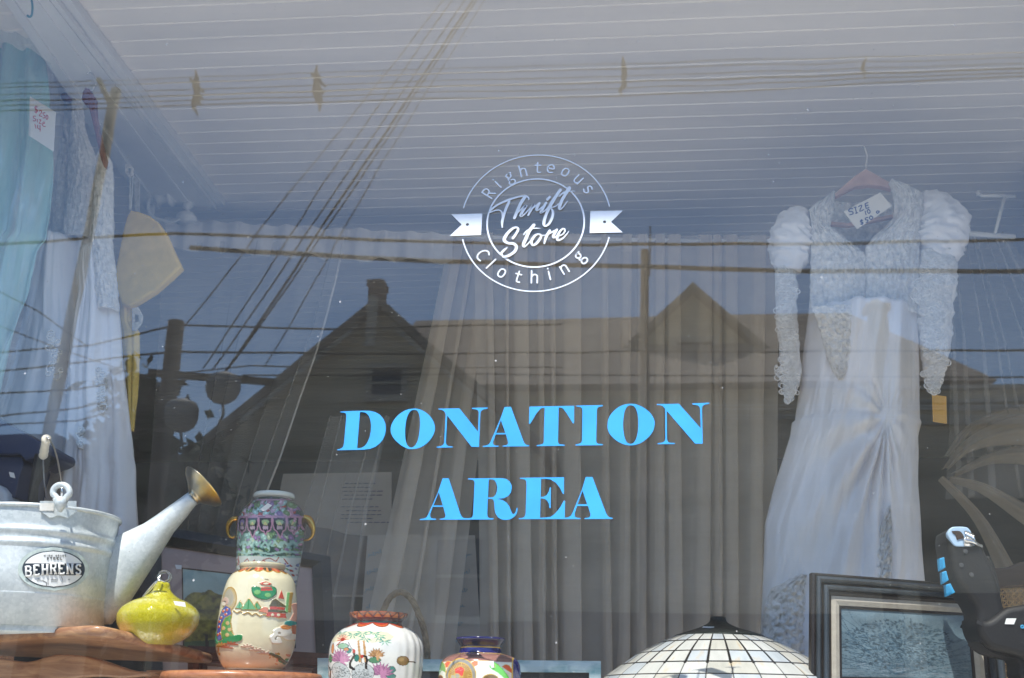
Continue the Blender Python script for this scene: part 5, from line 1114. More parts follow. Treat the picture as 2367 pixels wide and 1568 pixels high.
# BEHRENS: slab letters
BL = {'B': [[(0,0),(0,1)],[(0,1),(.45,1),(.6,.88),(.6,.66),(.45,.53),(0,.53)],[(.45,.53),(.66,.4),(.66,.14),(.48,0),(0,0)]],
 'E': [[(0,0),(0,1)],[(0,1),(.6,1),(.6,.85)],[(0,.52),(.42,.52)],[(0,0),(.6,0),(.6,.16)]], 'H': [[(0,0),(0,1)],[(.6,0),(.6,1)],[(0,.5),(.6,.5)]],
 'R': [[(0,0),(0,1)],[(0,1),(.45,1),(.6,.88),(.6,.66),(.45,.53),(0,.53)],[(.35,.53),(.66,0)]], 'N': [[(0,0),(0,1)],[(0,1),(.6,0)],[(.6,0),(.6,1)]],
 'S': [[(.58,.8),(.5,.98),(.2,1.0),(.03,.8),(.1,.6),(.5,.42),(.6,.22),(.45,.02),(.12,.0),(.02,.2)]],
 'T': [[(0,1),(.6,1)],[(.3,0),(.3,1)]], 'L': [[(0,1),(0,0),(.6,0)]], 'I': [[(.3,0),(.3,1)]], 'G': [[(.6,.8),(.3,1),(0,.8),(0,.2),(.3,0),(.6,.2),(.6,.45),(.35,.45)]], 'A': [[(0,0),(.3,1),(.6,0)],[(.12,.4),(.48,.4)]], 'D': [[(0,0),(0,1),(.4,1),(.6,.75),(.6,.25),(.4,0),(0,0)]]}
mb = MB(); x = 158
for i, ch in enumerate('BEHRENS'):
    w = 46; t = (x+20-LX)/190; yb = LY+30+10*t*t-8*t; hgt = 62-6*abs(t)
    for st_ in BL[ch]:
        pts = [oncan(x+gx*w, yb-gy*hgt-(gx-.3)*0, .0045+.0002*i) for gx, gy in st_]
        mb.tube(pts, [.0025]*len(pts), 6)
    if ch != 'S':
        for gx in ((0, .6) if ch in 'HNR' else (0,)):
            for gy in (0, 1): mb.tube([oncan(x+gx*w-8, yb-gy*hgt, .0045), oncan(x+gx*w+8, yb-gy*hgt, .0045)], .0013, 5)
    x += 50.5
mb.build('lettering', m_lab, lab, True)
mb = MB()
def tiny(word, x, y, w, h, r):
    for ch in word:
        if ch != ' ':
            for st_ in BL[ch]: mb.tube([oncan(x+gx*w*.8, y-gy*h, .0034) for gx, gy in st_], r, 4)
        x += w
tiny('HIGH GRADE', 268, 828, 14, 9, .0006); tiny('STEEL', 285, 846, 20, 12, .0011)
for k, (x0, x1, y) in enumerate(((200, 290, 940), (318, 345, 941), (360, 450, 942), (215, 245, 965), (225, 262, 974), (310, 350, 968), (310, 345, 978), (412, 425, 968))):
    x = x0
    while x < x1: mb.tube([oncan(x, y, .0034), oncan(x+5, y, .0034)], .0008, 4); x += 8
for p in (((290, 962), (292, 1000)), ((372, 950), (380, 972), (374, 985)), ((262, 975), (284, 988), (280, 1010))): mb.tube([oncan(a_, b_, .0034) for a_, b_ in p], .0007, 4)
mb.build('small_print', mat('grey_ink', (.2, .2, .2), .6), lab)
# lug, plate, bail and grip
canpatch('lug_plate', lambda u, v: (242+222*u+(4 if v > .5 else 0), 492+ (62+40*min(1, 4*min(u, 1-u)) -14*math.exp(-((u-.5)/.12)**2))*v), m_galv, .004, wc, 24, 8)
canpatch('price_sticker', lambda u, v: (240+86*u, 505+46*v), m_paper, .006, wc, 6, 4)
mb = MB(); yl = YC-rC-.006
ringc = [Q3(372+50*math.sin(a_)*(1 if math.cos(a_) > -.3 else .85), 440-46*math.cos(a_)) for a_ in np.linspace(0, 2*math.pi, 25)]
mb.tube([P(x, y, yl) for x, y in ringc], .008, 12, cap=False)
mb.tube([P(*Q3(368, 478), yl), P(*Q3(368, 520), yl-.001), P(*Q3(364, 560), yl+.002)], [.019, .014, .004], 12); mb.build('lug', m_galv, wc, True)
yb2 = YC+rC; zl = P(*Q3(372, 425), yl)[2]; xm = P(*Q3(372, 425), yl)[0]
topf = P(*Q3(282, 112), YC-.055); topb = P(*Q3(262, 222), YC+.06)
mb = MB(); mb.tube(spline([P(*Q3(374, 470), yl+.002), P(*Q3(374, 400), yl), P(*Q3(350, 250), YC-.13), P(*Q3(325, 165), YC-.09), P(*Q3(300, 118), YC-.06), topf, (topf+topb)/2, topb, P(*Q3(264, 300), YC+.10), P(*Q3(270, 400), YC+.14), P(*Q3(278, 475), yb2)], 8), .0026, 8); mb.build('bail', m_chrome, wc, True)
mb = MB(); ax_ = topb-topf; L_ = np.linalg.norm(ax_); kk = [0, .02, .1, .14, .3, .34, .5, .66, .7, .78, .94, 1.0]; rr = [.010, .0125, .0125, .0105, .0115, .0105, .0115, .0105, .0125, .0105, .0125, .010]
mb.tube([topf+ax_*k for k in kk], rr, 16); mb.build('grip', mat('pale_wood_grip', (.85, .76, .62), .5, var=.2, scale=30), wc, True)
# spout: flattened cone from the can's side to the rose
R = []; A_ = [(690, 702, 1238, .075), (760, 672, 1150, .066), (850, 640, 1010, .055), (930, 590, 860, .046), (1010, 535, 730, .038), (1090, 488, 612, .031), (1150, 452, 540, .0265)]
A_ = [((np.array(Q3(600, 745)), np.array(Q3(560, 1250))), .050), ((np.array(Q3(705, 708)), np.array(Q3(672, 1240))), .046), ((np.array(Q3(800, 665)), np.array(Q3(745, 1158))), .044), ((np.array(Q3(880, 628)), np.array(Q3(835, 1020))), .040), ((np.array(Q3(960, 575)), np.array(Q3(935, 862))), .036), ((np.array(Q3(1040, 518)), np.array(Q3(1040, 690))), .031), ((np.array(Q3(1100, 475)), np.array(Q3(1125, 590))), .026), ((np.array(Q3(1135, 448)), np.array(Q3(1180, 520))), .021), ((np.array(Q3(1150, 440)), np.array(Q3(1198, 508))), .0195)]
YS = YC+.07; dirr = None
for (t_, b_), hw in A_:
    tt, bb = P(t_[0], t_[1], YS), P(b_[0], b_[1], YS); c_ = (tt+bb)/2; h_ = (tt-bb)/2
    R.append([c_+h_*math.copysign(abs(math.cos(th))**.85, math.cos(th))+np.array([0, -1, 0])*hw*math.sin(th) for th in np.linspace(0, 2*math.pi, 33)[:-1]])
mb = MB(); mb.rings(R); mb.build('spout', m_galv, wc, True)
c1 = (P(*Q3(1150, 440), YS)+P(*Q3(1198, 508), YS))/2; c2 = P(*Q3(1236, 402), YS-.005); axd = c2-c1; axd /= np.linalg.norm(axd)
u1 = (P(*Q3(1130, 308), YS)-P(*Q3(1338, 498), YS)); RL = np.linalg.norm(u1)/2; u1 /= np.linalg.norm(u1); axd = axd-u1*(axd@u1); axd /= np.linalg.norm(axd); axd = axd*.9+np.array([0, .42, 0]); axd /= np.linalg.norm(axd); w1 = np.cross(u1, axd)
R = []; LL_ = np.linalg.norm(c2-c1)
for t_, r_2 in ((-.12, .021), (0, .021), (.04, .023), (.08, .021), (.2, .030), (.45, RL*.62), (.75, RL*.92), (.9, RL*.985), (.94, RL*1.02), (1.0, RL*1.02), (1.02, RL*.97), (1.06, RL*.6), (1.08, .001)):
    cc = c1+(c2-c1)*t_; R.append([cc+u1*r_2*math.cos(th)+w1*r_2*math.sin(th) for th in np.linspace(0, 2*math.pi, 41)[:-1]])
mb = MB(); mb.rings(R, cap=False); mb.build('rose', m_brass, wc, True)

# ------------------------------------------------------------------ yellow glass bottle ornament
def crackle():
    m, n, b = nmat('yellow_crackle_glass'); N = n.nodes; L = n.links
    b.inputs['Base Color'].default_value = (.82, .80, .02, 1); b.inputs['Roughness'].default_value = .05; b.inputs['Transmission Weight'].default_value = .3; b.inputs['IOR'].default_value = 1.3; b.inputs['Coat Weight'].default_value = .2
    tc = N.new('ShaderNodeTexCoord'); v = N.new('ShaderNodeTexVoronoi'); v.feature = 'DISTANCE_TO_EDGE'; v.inputs['Scale'].default_value = 110
    nz = N.new('ShaderNodeTexNoise'); nz.inputs['Scale'].default_value = 20; mx = N.new('ShaderNodeMix'); mx.data_type = 'VECTOR'; mx.inputs['Factor'].default_value = .05; L.new(tc.outputs['Object'], nz.inputs[0]); L.new(tc.outputs['Object'], mx.inputs['A']); L.new(nz.outputs['Color'], mx.inputs['B']); L.new(mx.outputs['Result'], v.inputs['Vector'])
    cr = N.new('ShaderNodeValToRGB'); cr.color_ramp.elements[0].position = 0; cr.color_ramp.elements[0].color = (.80, .72, .06, 1); cr.color_ramp.elements[1].position = .06; cr.color_ramp.elements[1].color = (.56, .50, .001, 1); L.new(v.outputs['Distance'], cr.inputs[0])
    sz = N.new('ShaderNodeSeparateXYZ'); L.new(tc.outputs['Object'], sz.inputs[0])
    L.new(cr.outputs[0], b.inputs['Base Color'])
    bp = N.new('ShaderNodeBump'); bp.inputs['Strength'].default_value = .5; bp.inputs['Distance'].default_value = .002; L.new(v.outputs['Distance'], bp.inputs['Height']); L.new(bp.outputs[0], b.inputs['Normal'])
    return m
m_yg = crackle(); YG = .30
go = thing('glass_bottle', 'squat yellow crackled glass bottle with a clear loop beside the can spout', 'glass ornament', P(*Q3(960, 1365), YG))
vessel('body', Q3, 962, 1200, YG, [(985, 20), (988, 36), (1000, 44), (1035, 54), (1062, 80), (1085, 118), (1105, 165), (1140, 215), (1180, 240), (1215, 242), (1255, 232), (1300, 200), (1335, 155), (1358, 110), (1366, 80), (1368, 2)], m_yg, go, None, 96, 120)
mb = MB(); mb.tube([P(*Q3(998+34*math.cos(a_), 953+32*math.sin(a_)), YG) for a_ in np.linspace(0, 2*math.pi, 21)], .0045, 10, cap=False)
m_cg = mat('clear_glass', (.9, .92, .9), .03, trans=.9, var=.02); mb.build('loop', m_cg, go, True)
mb = MB(); mb.tube(spline([P(*Q3(1000, 985), YG-.03), P(*Q3(960, 975), YG-.04), P(*Q3(910, 1020), YG-.03), P(*Q3(860, 1085), YG-.02)], 5), .0026, 6); mb.tube(spline([P(*Q3(975, 940), YG-.03), P(*Q3(950, 985), YG-.04), P(*Q3(915, 1030), YG-.03), P(*Q3(852, 1090), YG-.02)], 5), .0022, 6); mb.build('cord', m_chrome, go, True)

sticker(go, Q3, [(1052, 1098), (1122, 1106), (1128, 1136), (1062, 1124)], YG-.078)
# ------------------------------------------------------------------ vases
rsv = random.Random(21)
def floral(cv, y0, y1, x0, x1, n, cols, r0_, r1_):
    for k in range(n):
        x = rsv.uniform(x0, x1); y = rsv.uniform(y0, y1); c = cols[k % len(cols)]; r = rsv.uniform(r0_, r1_); a = rsv.uniform(0, 3)
        cv.ell(x, y, r, r*.6, c, rot=a); cv.ell(x, y, r*.35, r*.25, np.minimum(np.array(c)*1.7, .9), rot=a)
# tall painted vase behind
YV2 = .47; v2 = thing('painted_vase', 'tall blue and pink flowered vase with gilt elephant head handles', 'vase', P(*Q4(500, 1500), YV2))
TL = hexc('9fc5bd'); PK = hexc('b98aa5'); NV = hexc('1b2340'); RD = hexc('a33a2c'); GR = hexc('6f8f68'); WH = hexc('d4dcda'); MV = hexc('8b6f9e'); DG = hexc('3d5a55')
def pv2(cv, YY, TH):
    y0 = 250
    cv.band(-1e4, 1e5, DG); floral(cv, 215, 345, 230, 800, 190, [GR, RD, MV, TL, PK, hexc('c9a9b9'), hexc('566f5a')], 12, 32)
    cv.band(470, 560, hexc('6f9590')); floral(cv, 455, 700, 230, 800, 240, [TL, GR, MV, hexc('7fa9a5'), hexc('a7b9a2'), DG], 10, 26)
    cv.band(340, 372, NV)
    lapp = [(170, 250), (256, 330), (336, 420), (428, 520), (528, 622), (630, 718), (724, 790), (796, 880)]
    for k, (a, b) in enumerate(lapp):
        m_ = (a+b)/2; d_ = 492 if k % 2 else 470
        cv.poly([(a, 345), (a, 400), (a+.10*(b-a), 440), (a+.28*(b-a), 452), (a+.36*(b-a), d_-18), (m_, d_+8), (b-.36*(b-a), d_-18), (b-.28*(b-a), 452), (b-.10*(b-a), 440), (b, 400), (b, 345)], NV, edge=PK, ew=9)
        cv.poly([(m_-.30*(b-a), 372), (m_, 362), (m_+.30*(b-a), 372), (m_+.2*(b-a), 396), (m_, 404), (m_-.2*(b-a), 396)], hexc('8fae84') if k != 2 else hexc('9a86b5'), smooth=True)
        for w_ in (-.14, 0, .14): cv.ell(m_+w_*(b-a), 424, 7, 15, hexc('b8a3b5')); cv.line([(m_+w_*(b-a), 405), (m_, 380)], hexc('d8c38a'), 4)
    cv.line([(180, 343), (530, 334), (900, 343)], PK, 8)
    for x in (290, 350, 420, 500, 580, 650, 710, 760): cv.line([(x-34, 560), (x-12, 530), (x+10, 558), (x+32, 532)], TL, 15); cv.ell(x, 590, 16, 10, MV if x % 20 else GR, rot=.6)
    cv.line([(240, 620), (340, 606), (420, 624), (500, 604), (600, 624), (700, 604), (820, 620)], TL, 16)
    cv.band(640, 2e3, WH); cv.poly([(230, 640), (800, 640), (800, 655), (640, 650), (400, 632), (230, 660)], TL)
    for p in [[(280, 690), (330, 660), (345, 700), (310, 715)], [(400, 680), (430, 660), (450, 700), (490, 670)], [(520, 700), (560, 665), (600, 655), (640, 680), (660, 650)], [(555, 670), (585, 700)], [(335, 640), (350, 690)], [(690, 660), (712, 700)]]: cv.line(p, RD, 7)
    floral(cv, 690, 900, 620, 760, 46, [hexc('5b6f9b'), RD, GR, MV], 6, 14); floral(cv, 680, 900, 260, 330, 34, [hexc('5b6f9b'), RD, GR], 6, 12); floral(cv, 330, 900, 745, 800, 40, [PK, GR, MV], 8, 14)
    cv.C *= .8; cv.band(205, 217, PK); cv.C[YY < 212] = hexc('dfe2d8')
vessel('body', Q4, 563, 200, YV2, [(200, 100), (172, 120), (166, 140), (172, 152), (190, 156), (203, 150), (209, 132), (222, 134), (240, 170), (262, 200), (300, 230), (350, 252), (410, 262), (470, 258), (540, 251), (620, 246), (700, 240), (800, 232), (950, 215), (1150, 180), (1400, 150), (1560, 150)], m_china, v2, pv2, 420, 300, bgc=DG)
for s, pts in ((-1, [(285, 352, 30), (250, 362, 34), (222, 392, 36), (212, 430, 27), (214, 465, 20), (228, 492, 16), (250, 500, 14), (268, 488, 13)]), (1, [(782, 352, 44), (820, 362, 52), (845, 395, 46), (858, 430, 34), (858, 465, 24), (845, 496, 18), (820, 515, 15), (790, 520, 13)])):
    pp = spline([np.array(p, float) for p in pts], 5); mb = MB(); mb.tube([P(*Q4(a, b), YV2) for a, b, c in pp], [c*.6*scl(P(*Q4(500, 400), YV2))/3.0383/1.08153 for a, b, c in pp], 14); h = mb.build('handle', m_gold, v2, True)
sticker(v2, Q4, [(455, 285), (515, 238), (548, 255), (490, 300)], YV2-.092)
# cream vase with relief figures
YV1 = .30; v1 = thing('cream_vase', 'cream vase with raised figures, pagoda and green mountains', 'vase', P(*Q4(405, 1500), YV1))
CRM = hexc('e9dfbd'); GO = hexc('b08a35'); GN = hexc('2f8a52'); GN2 = hexc('7db86a'); BL_ = hexc('33489b'); RD2 = hexc('c8452c'); OR_ = hexc('d98b4a'); BK = hexc('2a2320')
def pv1(cv, YY, TH):
    pv1_(cv, YY, TH); cv.C *= .86
def pv1_(cv, YY, TH):
    cv.C[:] = CRM
    # collar
    for k in range(-8, 16):
        x = 300+k*46; c = [RD2, hexc('3c3a2a'), OR_][k % 3]
        m = (YY > 752) & (YY < 800)
    cv.C[(YY < 742)] = hexc('d8cfae')
    ph = np.sin(TH*9); mcol = (YY > 746) & (YY < 772+16*np.abs(ph)); cv.C[mcol] = GO; m2 = (YY > 748) & (YY < 768+16*np.abs(ph)-5); cv.C[m2] = np.where((ph > 0)[..., None], RD2, BK)[m2]
    m3 = m2 & (np.abs(np.sin(TH*9+.2)) > .93); cv.C[m3] = OR_
    # saint figure on the left
    cv.ell(298, 965, 62, 82, hexc('b9a06a'), .5, edge=GO, ew=8); cv.ell(292, 960, 48, 66, hexc('a9a08a'), .6)
    cv.ell(262, 985, 36, 32, hexc('c7a594'), 1); cv.ell(258, 988, 20, 8, hexc('6a5148'), 1); cv.ell(250, 1005, 22, 16, hexc('e0d3c4'), 1.1)
    cv.poly([(235, 1045), (275, 1015), (320, 1035), (332, 1080), (300, 1110), (260, 1150), (240, 1200), (250, 1270), (215, 1290), (182, 1250), (195, 1150), (215, 1090)], BL_, 1, edge=GO, ew=6)
    cv.poly([(330, 1085), (325, 1150), (340, 1220), (365, 1250), (320, 1290), (260, 1290), (240, 1230), (245, 1160), (275, 1110)], hexc('4d8c3a'), 1, edge=GO, ew=6)
    for (x, y) in ((255, 1060), (290, 1050), (280, 1085), (235, 1110), (220, 1140), (215, 1180), (230, 1230), (205, 1240)): cv.ell(x, y, 13, 10, RD2, 1.2); cv.ell(x+8, y-8, 5, 5, hexc('f0e0c0'), 1.2)
    for (x, y) in ((300, 1150), (265, 1190), (320, 1200), (300, 1240)): cv.ell(x, y, 17, 15, hexc('c9a76a'), 1.2)
    cv.poly([(165, 1250), (200, 1290), (260, 1275), (330, 1250), (370, 1240), (415, 1240), (412, 1280), (350, 1300), (280, 1320), (200, 1325), (165, 1290)], GN, 1, smooth=True)
    cv.poly([(165, 1210), (185, 1190), (205, 1290), (170, 1300)], hexc('3d8f6a'), .8)
    for x, y, c in ((245, 1320, OR_), (330, 1310, hexc('b5542c')), (215, 1330, GO), (285, 1335, hexc('b5542c'))):
        for a in np.linspace(-2.6, -.4, 5): cv.line([(x, y), (x+55*math.cos(a), y+34*math.sin(a)+14)], c, 11, .7)
    for x, y in ((450, 1330), (510, 1355), (560, 1380)):
        for a in np.linspace(-2.7, -.3, 5): cv.line([(x, y), (x+46*math.cos(a), y+30*math.sin(a)+8)], hexc('cfa890'), 10, .7)
    # cloud with small temple
    cv.poly([(478, 880), (500, 870), (540, 880), (580, 900), (610, 870), (640, 885), (640, 930), (600, 965), (560, 970), (510, 950), (485, 920)], GN, 1, edge=hexc('1f5f3c'), ew=5, smooth=True)
    cv.ell(520, 915, 22, 18, GN2, 1.2); cv.ell(590, 935, 20, 16, GN2, 1.2)
    cv.poly([(545, 875), (610, 875), (620, 900), (545, 905)], RD2, 1); cv.poly([(530, 842), (575, 832), (615, 850), (600, 860), (545, 858)], RD2, 1); cv.ell(575, 848, 18, 7, CRM); cv.line([(570, 815), (590, 820)], hexc('8a7a5a'), 8); cv.line([(550, 885), (610, 885)], hexc('8a5a3a'), 7)
    # mountains
    for (x, y, w, h) in ((395, 1040, 40, 62), (520, 1045, 38, 62), (462, 1050, 62, 92)): cv.poly([(x-w, y), (x, y-h), (x+w, y)], hexc('6fae7e'), .8, edge=GO, ew=6); cv.line([(x, y-h+12), (x-4, y-8)], GN, 8)
    cv.line([(345, 1055)]+[(360+i*12, 1062+9*math.sin(i*1.35)+i*1.6) for i in range(29)], GO, 8, 1)
    # pagoda and red tower
    cv.poly([(655, 960), (672, 895), (688, 965)], RD2, .8); cv.poly([(620, 970), (640, 962), (690, 1010), (700, 1025), (600, 1020)], hexc('5f5226'), 1); cv.poly([(610, 1020), (690, 1030), (690, 1050), (600, 1045)], RD2, 1); cv.poly([(590, 1040), (700, 1055), (705, 1070), (580, 1065)], hexc('5f5226'), 1); cv.poly([(590, 1062), (695, 1075), (695, 1110), (580, 1095)], RD2, 1)
    for x in (620, 655): cv.ell(x, 1085, 9, 11, CRM, 1.1)
    cv.poly([(530, 1060), (560, 1025), (595, 1030), (590, 1075)], hexc('d9876a'), .9)
    for x in (700, 712): cv.line([(x, 1060), (x+8, 920)], GN2 if x == 700 else GO, 14, .9)
    # right hand edge figure and pale elephant
    cv.line([(735, 1010), (742, 1070), (728, 1120)], hexc('d7957c'), 28, 1.2); cv.ell(710, 1148, 24, 20, hexc('2f8f88'), 1.3); cv.line([(725, 1170), (728, 1290)], hexc('c4714a'), 16, 1)
    cv.ell(670, 1215, 46, 36, hexc('f2ede0'), 1.5); cv.line([(640, 1230), (615, 1260), (622, 1290), (655, 1290), (650, 1265)], hexc('f2ede0'), 26, 1.5); cv.ell(690, 1180, 26, 18, OR_, 1.2); cv.ell(655, 1222, 9, 9, hexc('9a8f7a'), 1.5); cv.ell(705, 1250, 30, 26, hexc('e9e2d0'), 1.2)
    floral(cv, 1380, 1470, 590, 690, 22, [GN, OR_, GO, hexc('d78a70')], 8, 18); cv.line([(600, 1380), (640, 1410), (655, 1440)], hexc('4a5230'), 22, .8)
    floral(cv, 1330, 1400, 165, 215, 12, [GO, OR_], 6, 12)
vessel('body', Q4, 405, 1500, YV1, [(750, 120), (722, 140), (706, 158), (702, 166), (712, 172), (730, 170), (744, 164), (750, 168), (762, 190), (780, 215), (810, 238), (850, 256), (920, 272), (1000, 284), (1100, 292), (1200, 297), (1290, 296), (1360, 287), (1430, 262), (1475, 235), (1500, 205), (1508, 198), (1512, 5)], m_china, v1, pv1, 460, 330, relief=.0028, bgc=CRM)
sticker(v1, Q4, [(380, 798), (482, 798), (480, 846), (378, 848)], YV1-.0815)
# crane vase
YV3 = .25; v3 = thing('crane_vase', 'white vase with two painted cranes, lotus flowers and a red patterned rim', 'vase', P(*Q4(1340, 1900), YV3))
WV = hexc('efece6'); LP = hexc('c585a8'); LP2 = hexc('9c5f8c'); TG = hexc('4f9b86'); TN = hexc('c99a62')
def lotus(cv, x, y, r, c, c2, n=9):
    for k in range(n):
        a = -math.pi*(.04+.92*k/(n-1)); cv.poly([(x, y), (x+math.cos(a-.22)*r*.62, y+math.sin(a-.22)*r*.62), (x+math.cos(a)*r*(1.0+.12*(k % 2)), y+math.sin(a)*r*(1.0+.12*(k % 2))), (x+math.cos(a+.22)*r*.62, y+math.sin(a+.22)*r*.62)], c if k % 2 else c*.55+c2*.45, edge=c2*.8, ew=2.2)
        pass
    for k in range(5):
        a = .25+.65*k; cv.ell(x+math.cos(a-1.6)*r*.33, y+math.sin(a-1.6)*r*.28, r*.30, r*.10, c*1.15, rot=a-1.6)
def pv3(cv, YY, TH):
    cv.C[:] = WV
    cv.C[YY < 1072] = hexc('efe6d8')
    m = (YY >= 1072) & (YY < 1118); cv.C[m] = hexc('a9572e'); z_ = np.abs(((TH*9/math.pi) % 1)-.5)*2
    m2 = m & (np.abs((YY-1076)/40-z_) < .16); cv.C[m2] = hexc('4a1d14'); m2 = m & ((YY-1076)/40 > z_+.3); cv.C[m2] = hexc('c9803c')
    m = (YY >= 1118) & (YY < 1152); cv.C[m] = hexc('4c1a1a')
    sc_ = np.abs(np.sin(TH*5)); m = (YY >= 1152) & (YY < 1165+34*sc_); cv.C[m] = hexc('7e2f1c'); m = (YY >= 1152) & (YY < 1165+34*sc_-6); cv.C[m] = hexc('d8662f'); m = (YY >= 1154) & (YY < 1158+20*sc_); cv.C[m] = hexc('c23a2a'); m = (YY >= 1150) & (YY < 1153+9*sc_); cv.C[m] = hexc('3f8f7a')
    cv.poly([(1020, 1270), (1080, 1225), (1250, 1205), (1480, 1215), (1530, 1250), (1500, 1285), (1380, 1300), (1240, 1275), (1120, 1285), (1040, 1300)], hexc('eadfbe'))
    for x, y in ((1225, 1235), (1300, 1225), (1330, 1265), (1430, 1250), (1470, 1285), (1120, 1225), (1390, 1225)):
        for a in (-.3, .4, 1.1, 2.0, 2.8, 3.5): cv.poly([(x, y), (x+30*math.cos(a)-5*math.sin(a), y+22*math.sin(a)+5*math.cos(a)), (x+58*math.cos(a), y+42*math.sin(a)), (x+30*math.cos(a)+5*math.sin(a), y+22*math.sin(a)-5*math.cos(a))], TG if (x+int(a*9)) % 3 else hexc('8fbf9a'))
    for x0 in (1280, 1322): cv.line([(x0-4, 1290), (x0+6, 1365), (x0+10, 1440)], TN, 17); cv.line([(x0-6, 1330), (x0+12, 1328)], hexc('8a5f34'), 3); cv.line([(x0+2, 1385), (x0+18, 1383)], hexc('8a5f34'), 3)
    for a in np.linspace(-3.3, -.1, 8): cv.poly([(1140, 1280), (1140+34*math.cos(a+.12), 1276+32*math.sin(a+.12)), (1140+64*math.cos(a), 1276+56*math.sin(a)), (1140+34*math.cos(a-.12), 1276+32*math.sin(a-.12))], hexc('c8432f'))
    cv.ell(1140, 1275, 20, 14, hexc('a8321f')); cv.line([(1140, 1280), (1090, 1320)], hexc('a8321f'), 8)
    for (x, y, rx, ry, c) in ((1030, 1420, 20, 28, GN), (1200, 1360, 22, 18, hexc('3b7f78')), (1150, 1325, 44, 20, hexc('9bbf9f')), (1265, 1415, 18, 24, hexc('2f7f72')), (1400, 1430, 40, 22, hexc('5a8f6a')), (1515, 1500, 26, 24, hexc('4f9083')), (1510, 1550, 30, 18, hexc('4f9083')), (1050, 1345, 14, 34, hexc('d98a52')), (1180, 1350, 20, 12, OR_)): cv.ell(x, y, rx, ry, c, edge=hexc('34463c'), ew=3)
    lotus(cv, 1130, 1440, 95, LP, LP2, 11); lotus(cv, 1412, 1400, 62, hexc('c99a6a'), hexc('9a6a3a'), 9); lotus(cv, 1440, 1540, 92, LP, LP2, 11)
    cv.ell(1130, 1520, 86, 62, hexc('ccd0cf'), rot=.5, edge=hexc('3a3a3a'), ew=3); cv.ell(1310, 1530, 84, 70, hexc('ccd0cf'), rot=-.3, edge=hexc('3a3a3a'), ew=3)
    for k in range(90):
        x = rsv.gauss(1130, 45); y = rsv.gauss(1525, 30); cv.line([(x-7, y), (x, y+6), (x+7, y)], hexc('6f7575'), 2.6)
        x = rsv.gauss(1310, 42); y = rsv.gauss(1535, 32); cv.line([(x-7, y), (x, y+6), (x+7, y)], hexc('6f7575'), 2.6)
    cv.line([(1195, 1295), (1215, 1330), (1240, 1360)], hexc('9a938a'), 8); cv.line([(1240, 1365), (1248, 1395), (1232, 1420), (1215, 1450), (1215, 1485), (1245, 1500)], BK, 19); cv.ell(1243, 1362, 13, 15, hexc('c23a2a'))
    cv.line([(1308, 1470), (1300, 1420), (1310, 1400)], hexc('8a8478'), 7); cv.line([(1312, 1400), (1335, 1402), (1346, 1430), (1335, 1465), (1338, 1492)], BK, 18); cv.ell(1306, 1402, 12, 14, hexc('c23a2a'))
    cv.line([(1020, 1490), (1030, 1520), (1025, 1568)], BK, 16)
    cv.ell(1592, 1432, 38, 34, hexc('8d6a34'), edge=hexc('5a4020'), ew=4); cv.ell(1582, 1424, 16, 14, hexc('b08a4a')); cv.line([(1628, 1438), (1668, 1444)], hexc('4a3a24'), 9)
    cv.C *= .9
    cv.H -= (.55*np.clip((cv.X-1560)/60, 0, 1)*np.clip((YY-1180)/90, 0, 1)*(.5+.5*np.cos(TH*26)))
    cv.H = np.where(cv.H < -.01, cv.H, cv.H)
vessel('body', Q4, 1342, 1360, YV3, [(1120, 150), (1090, 195), (1080, 212), (1076, 222), (1084, 224), (1102, 214), (1125, 188), (1145, 178), (1158, 184), (1170, 208), (1190, 248), (1215, 285), (1250, 318), (1295, 343), (1345, 355), (1400, 358), (1500, 356), (1600, 344), (1750, 305), (1950, 240), (2080, 205), (2090, 3)], m_china, v3, pv3, 460, 330, relief=.0035, bgc=WV)
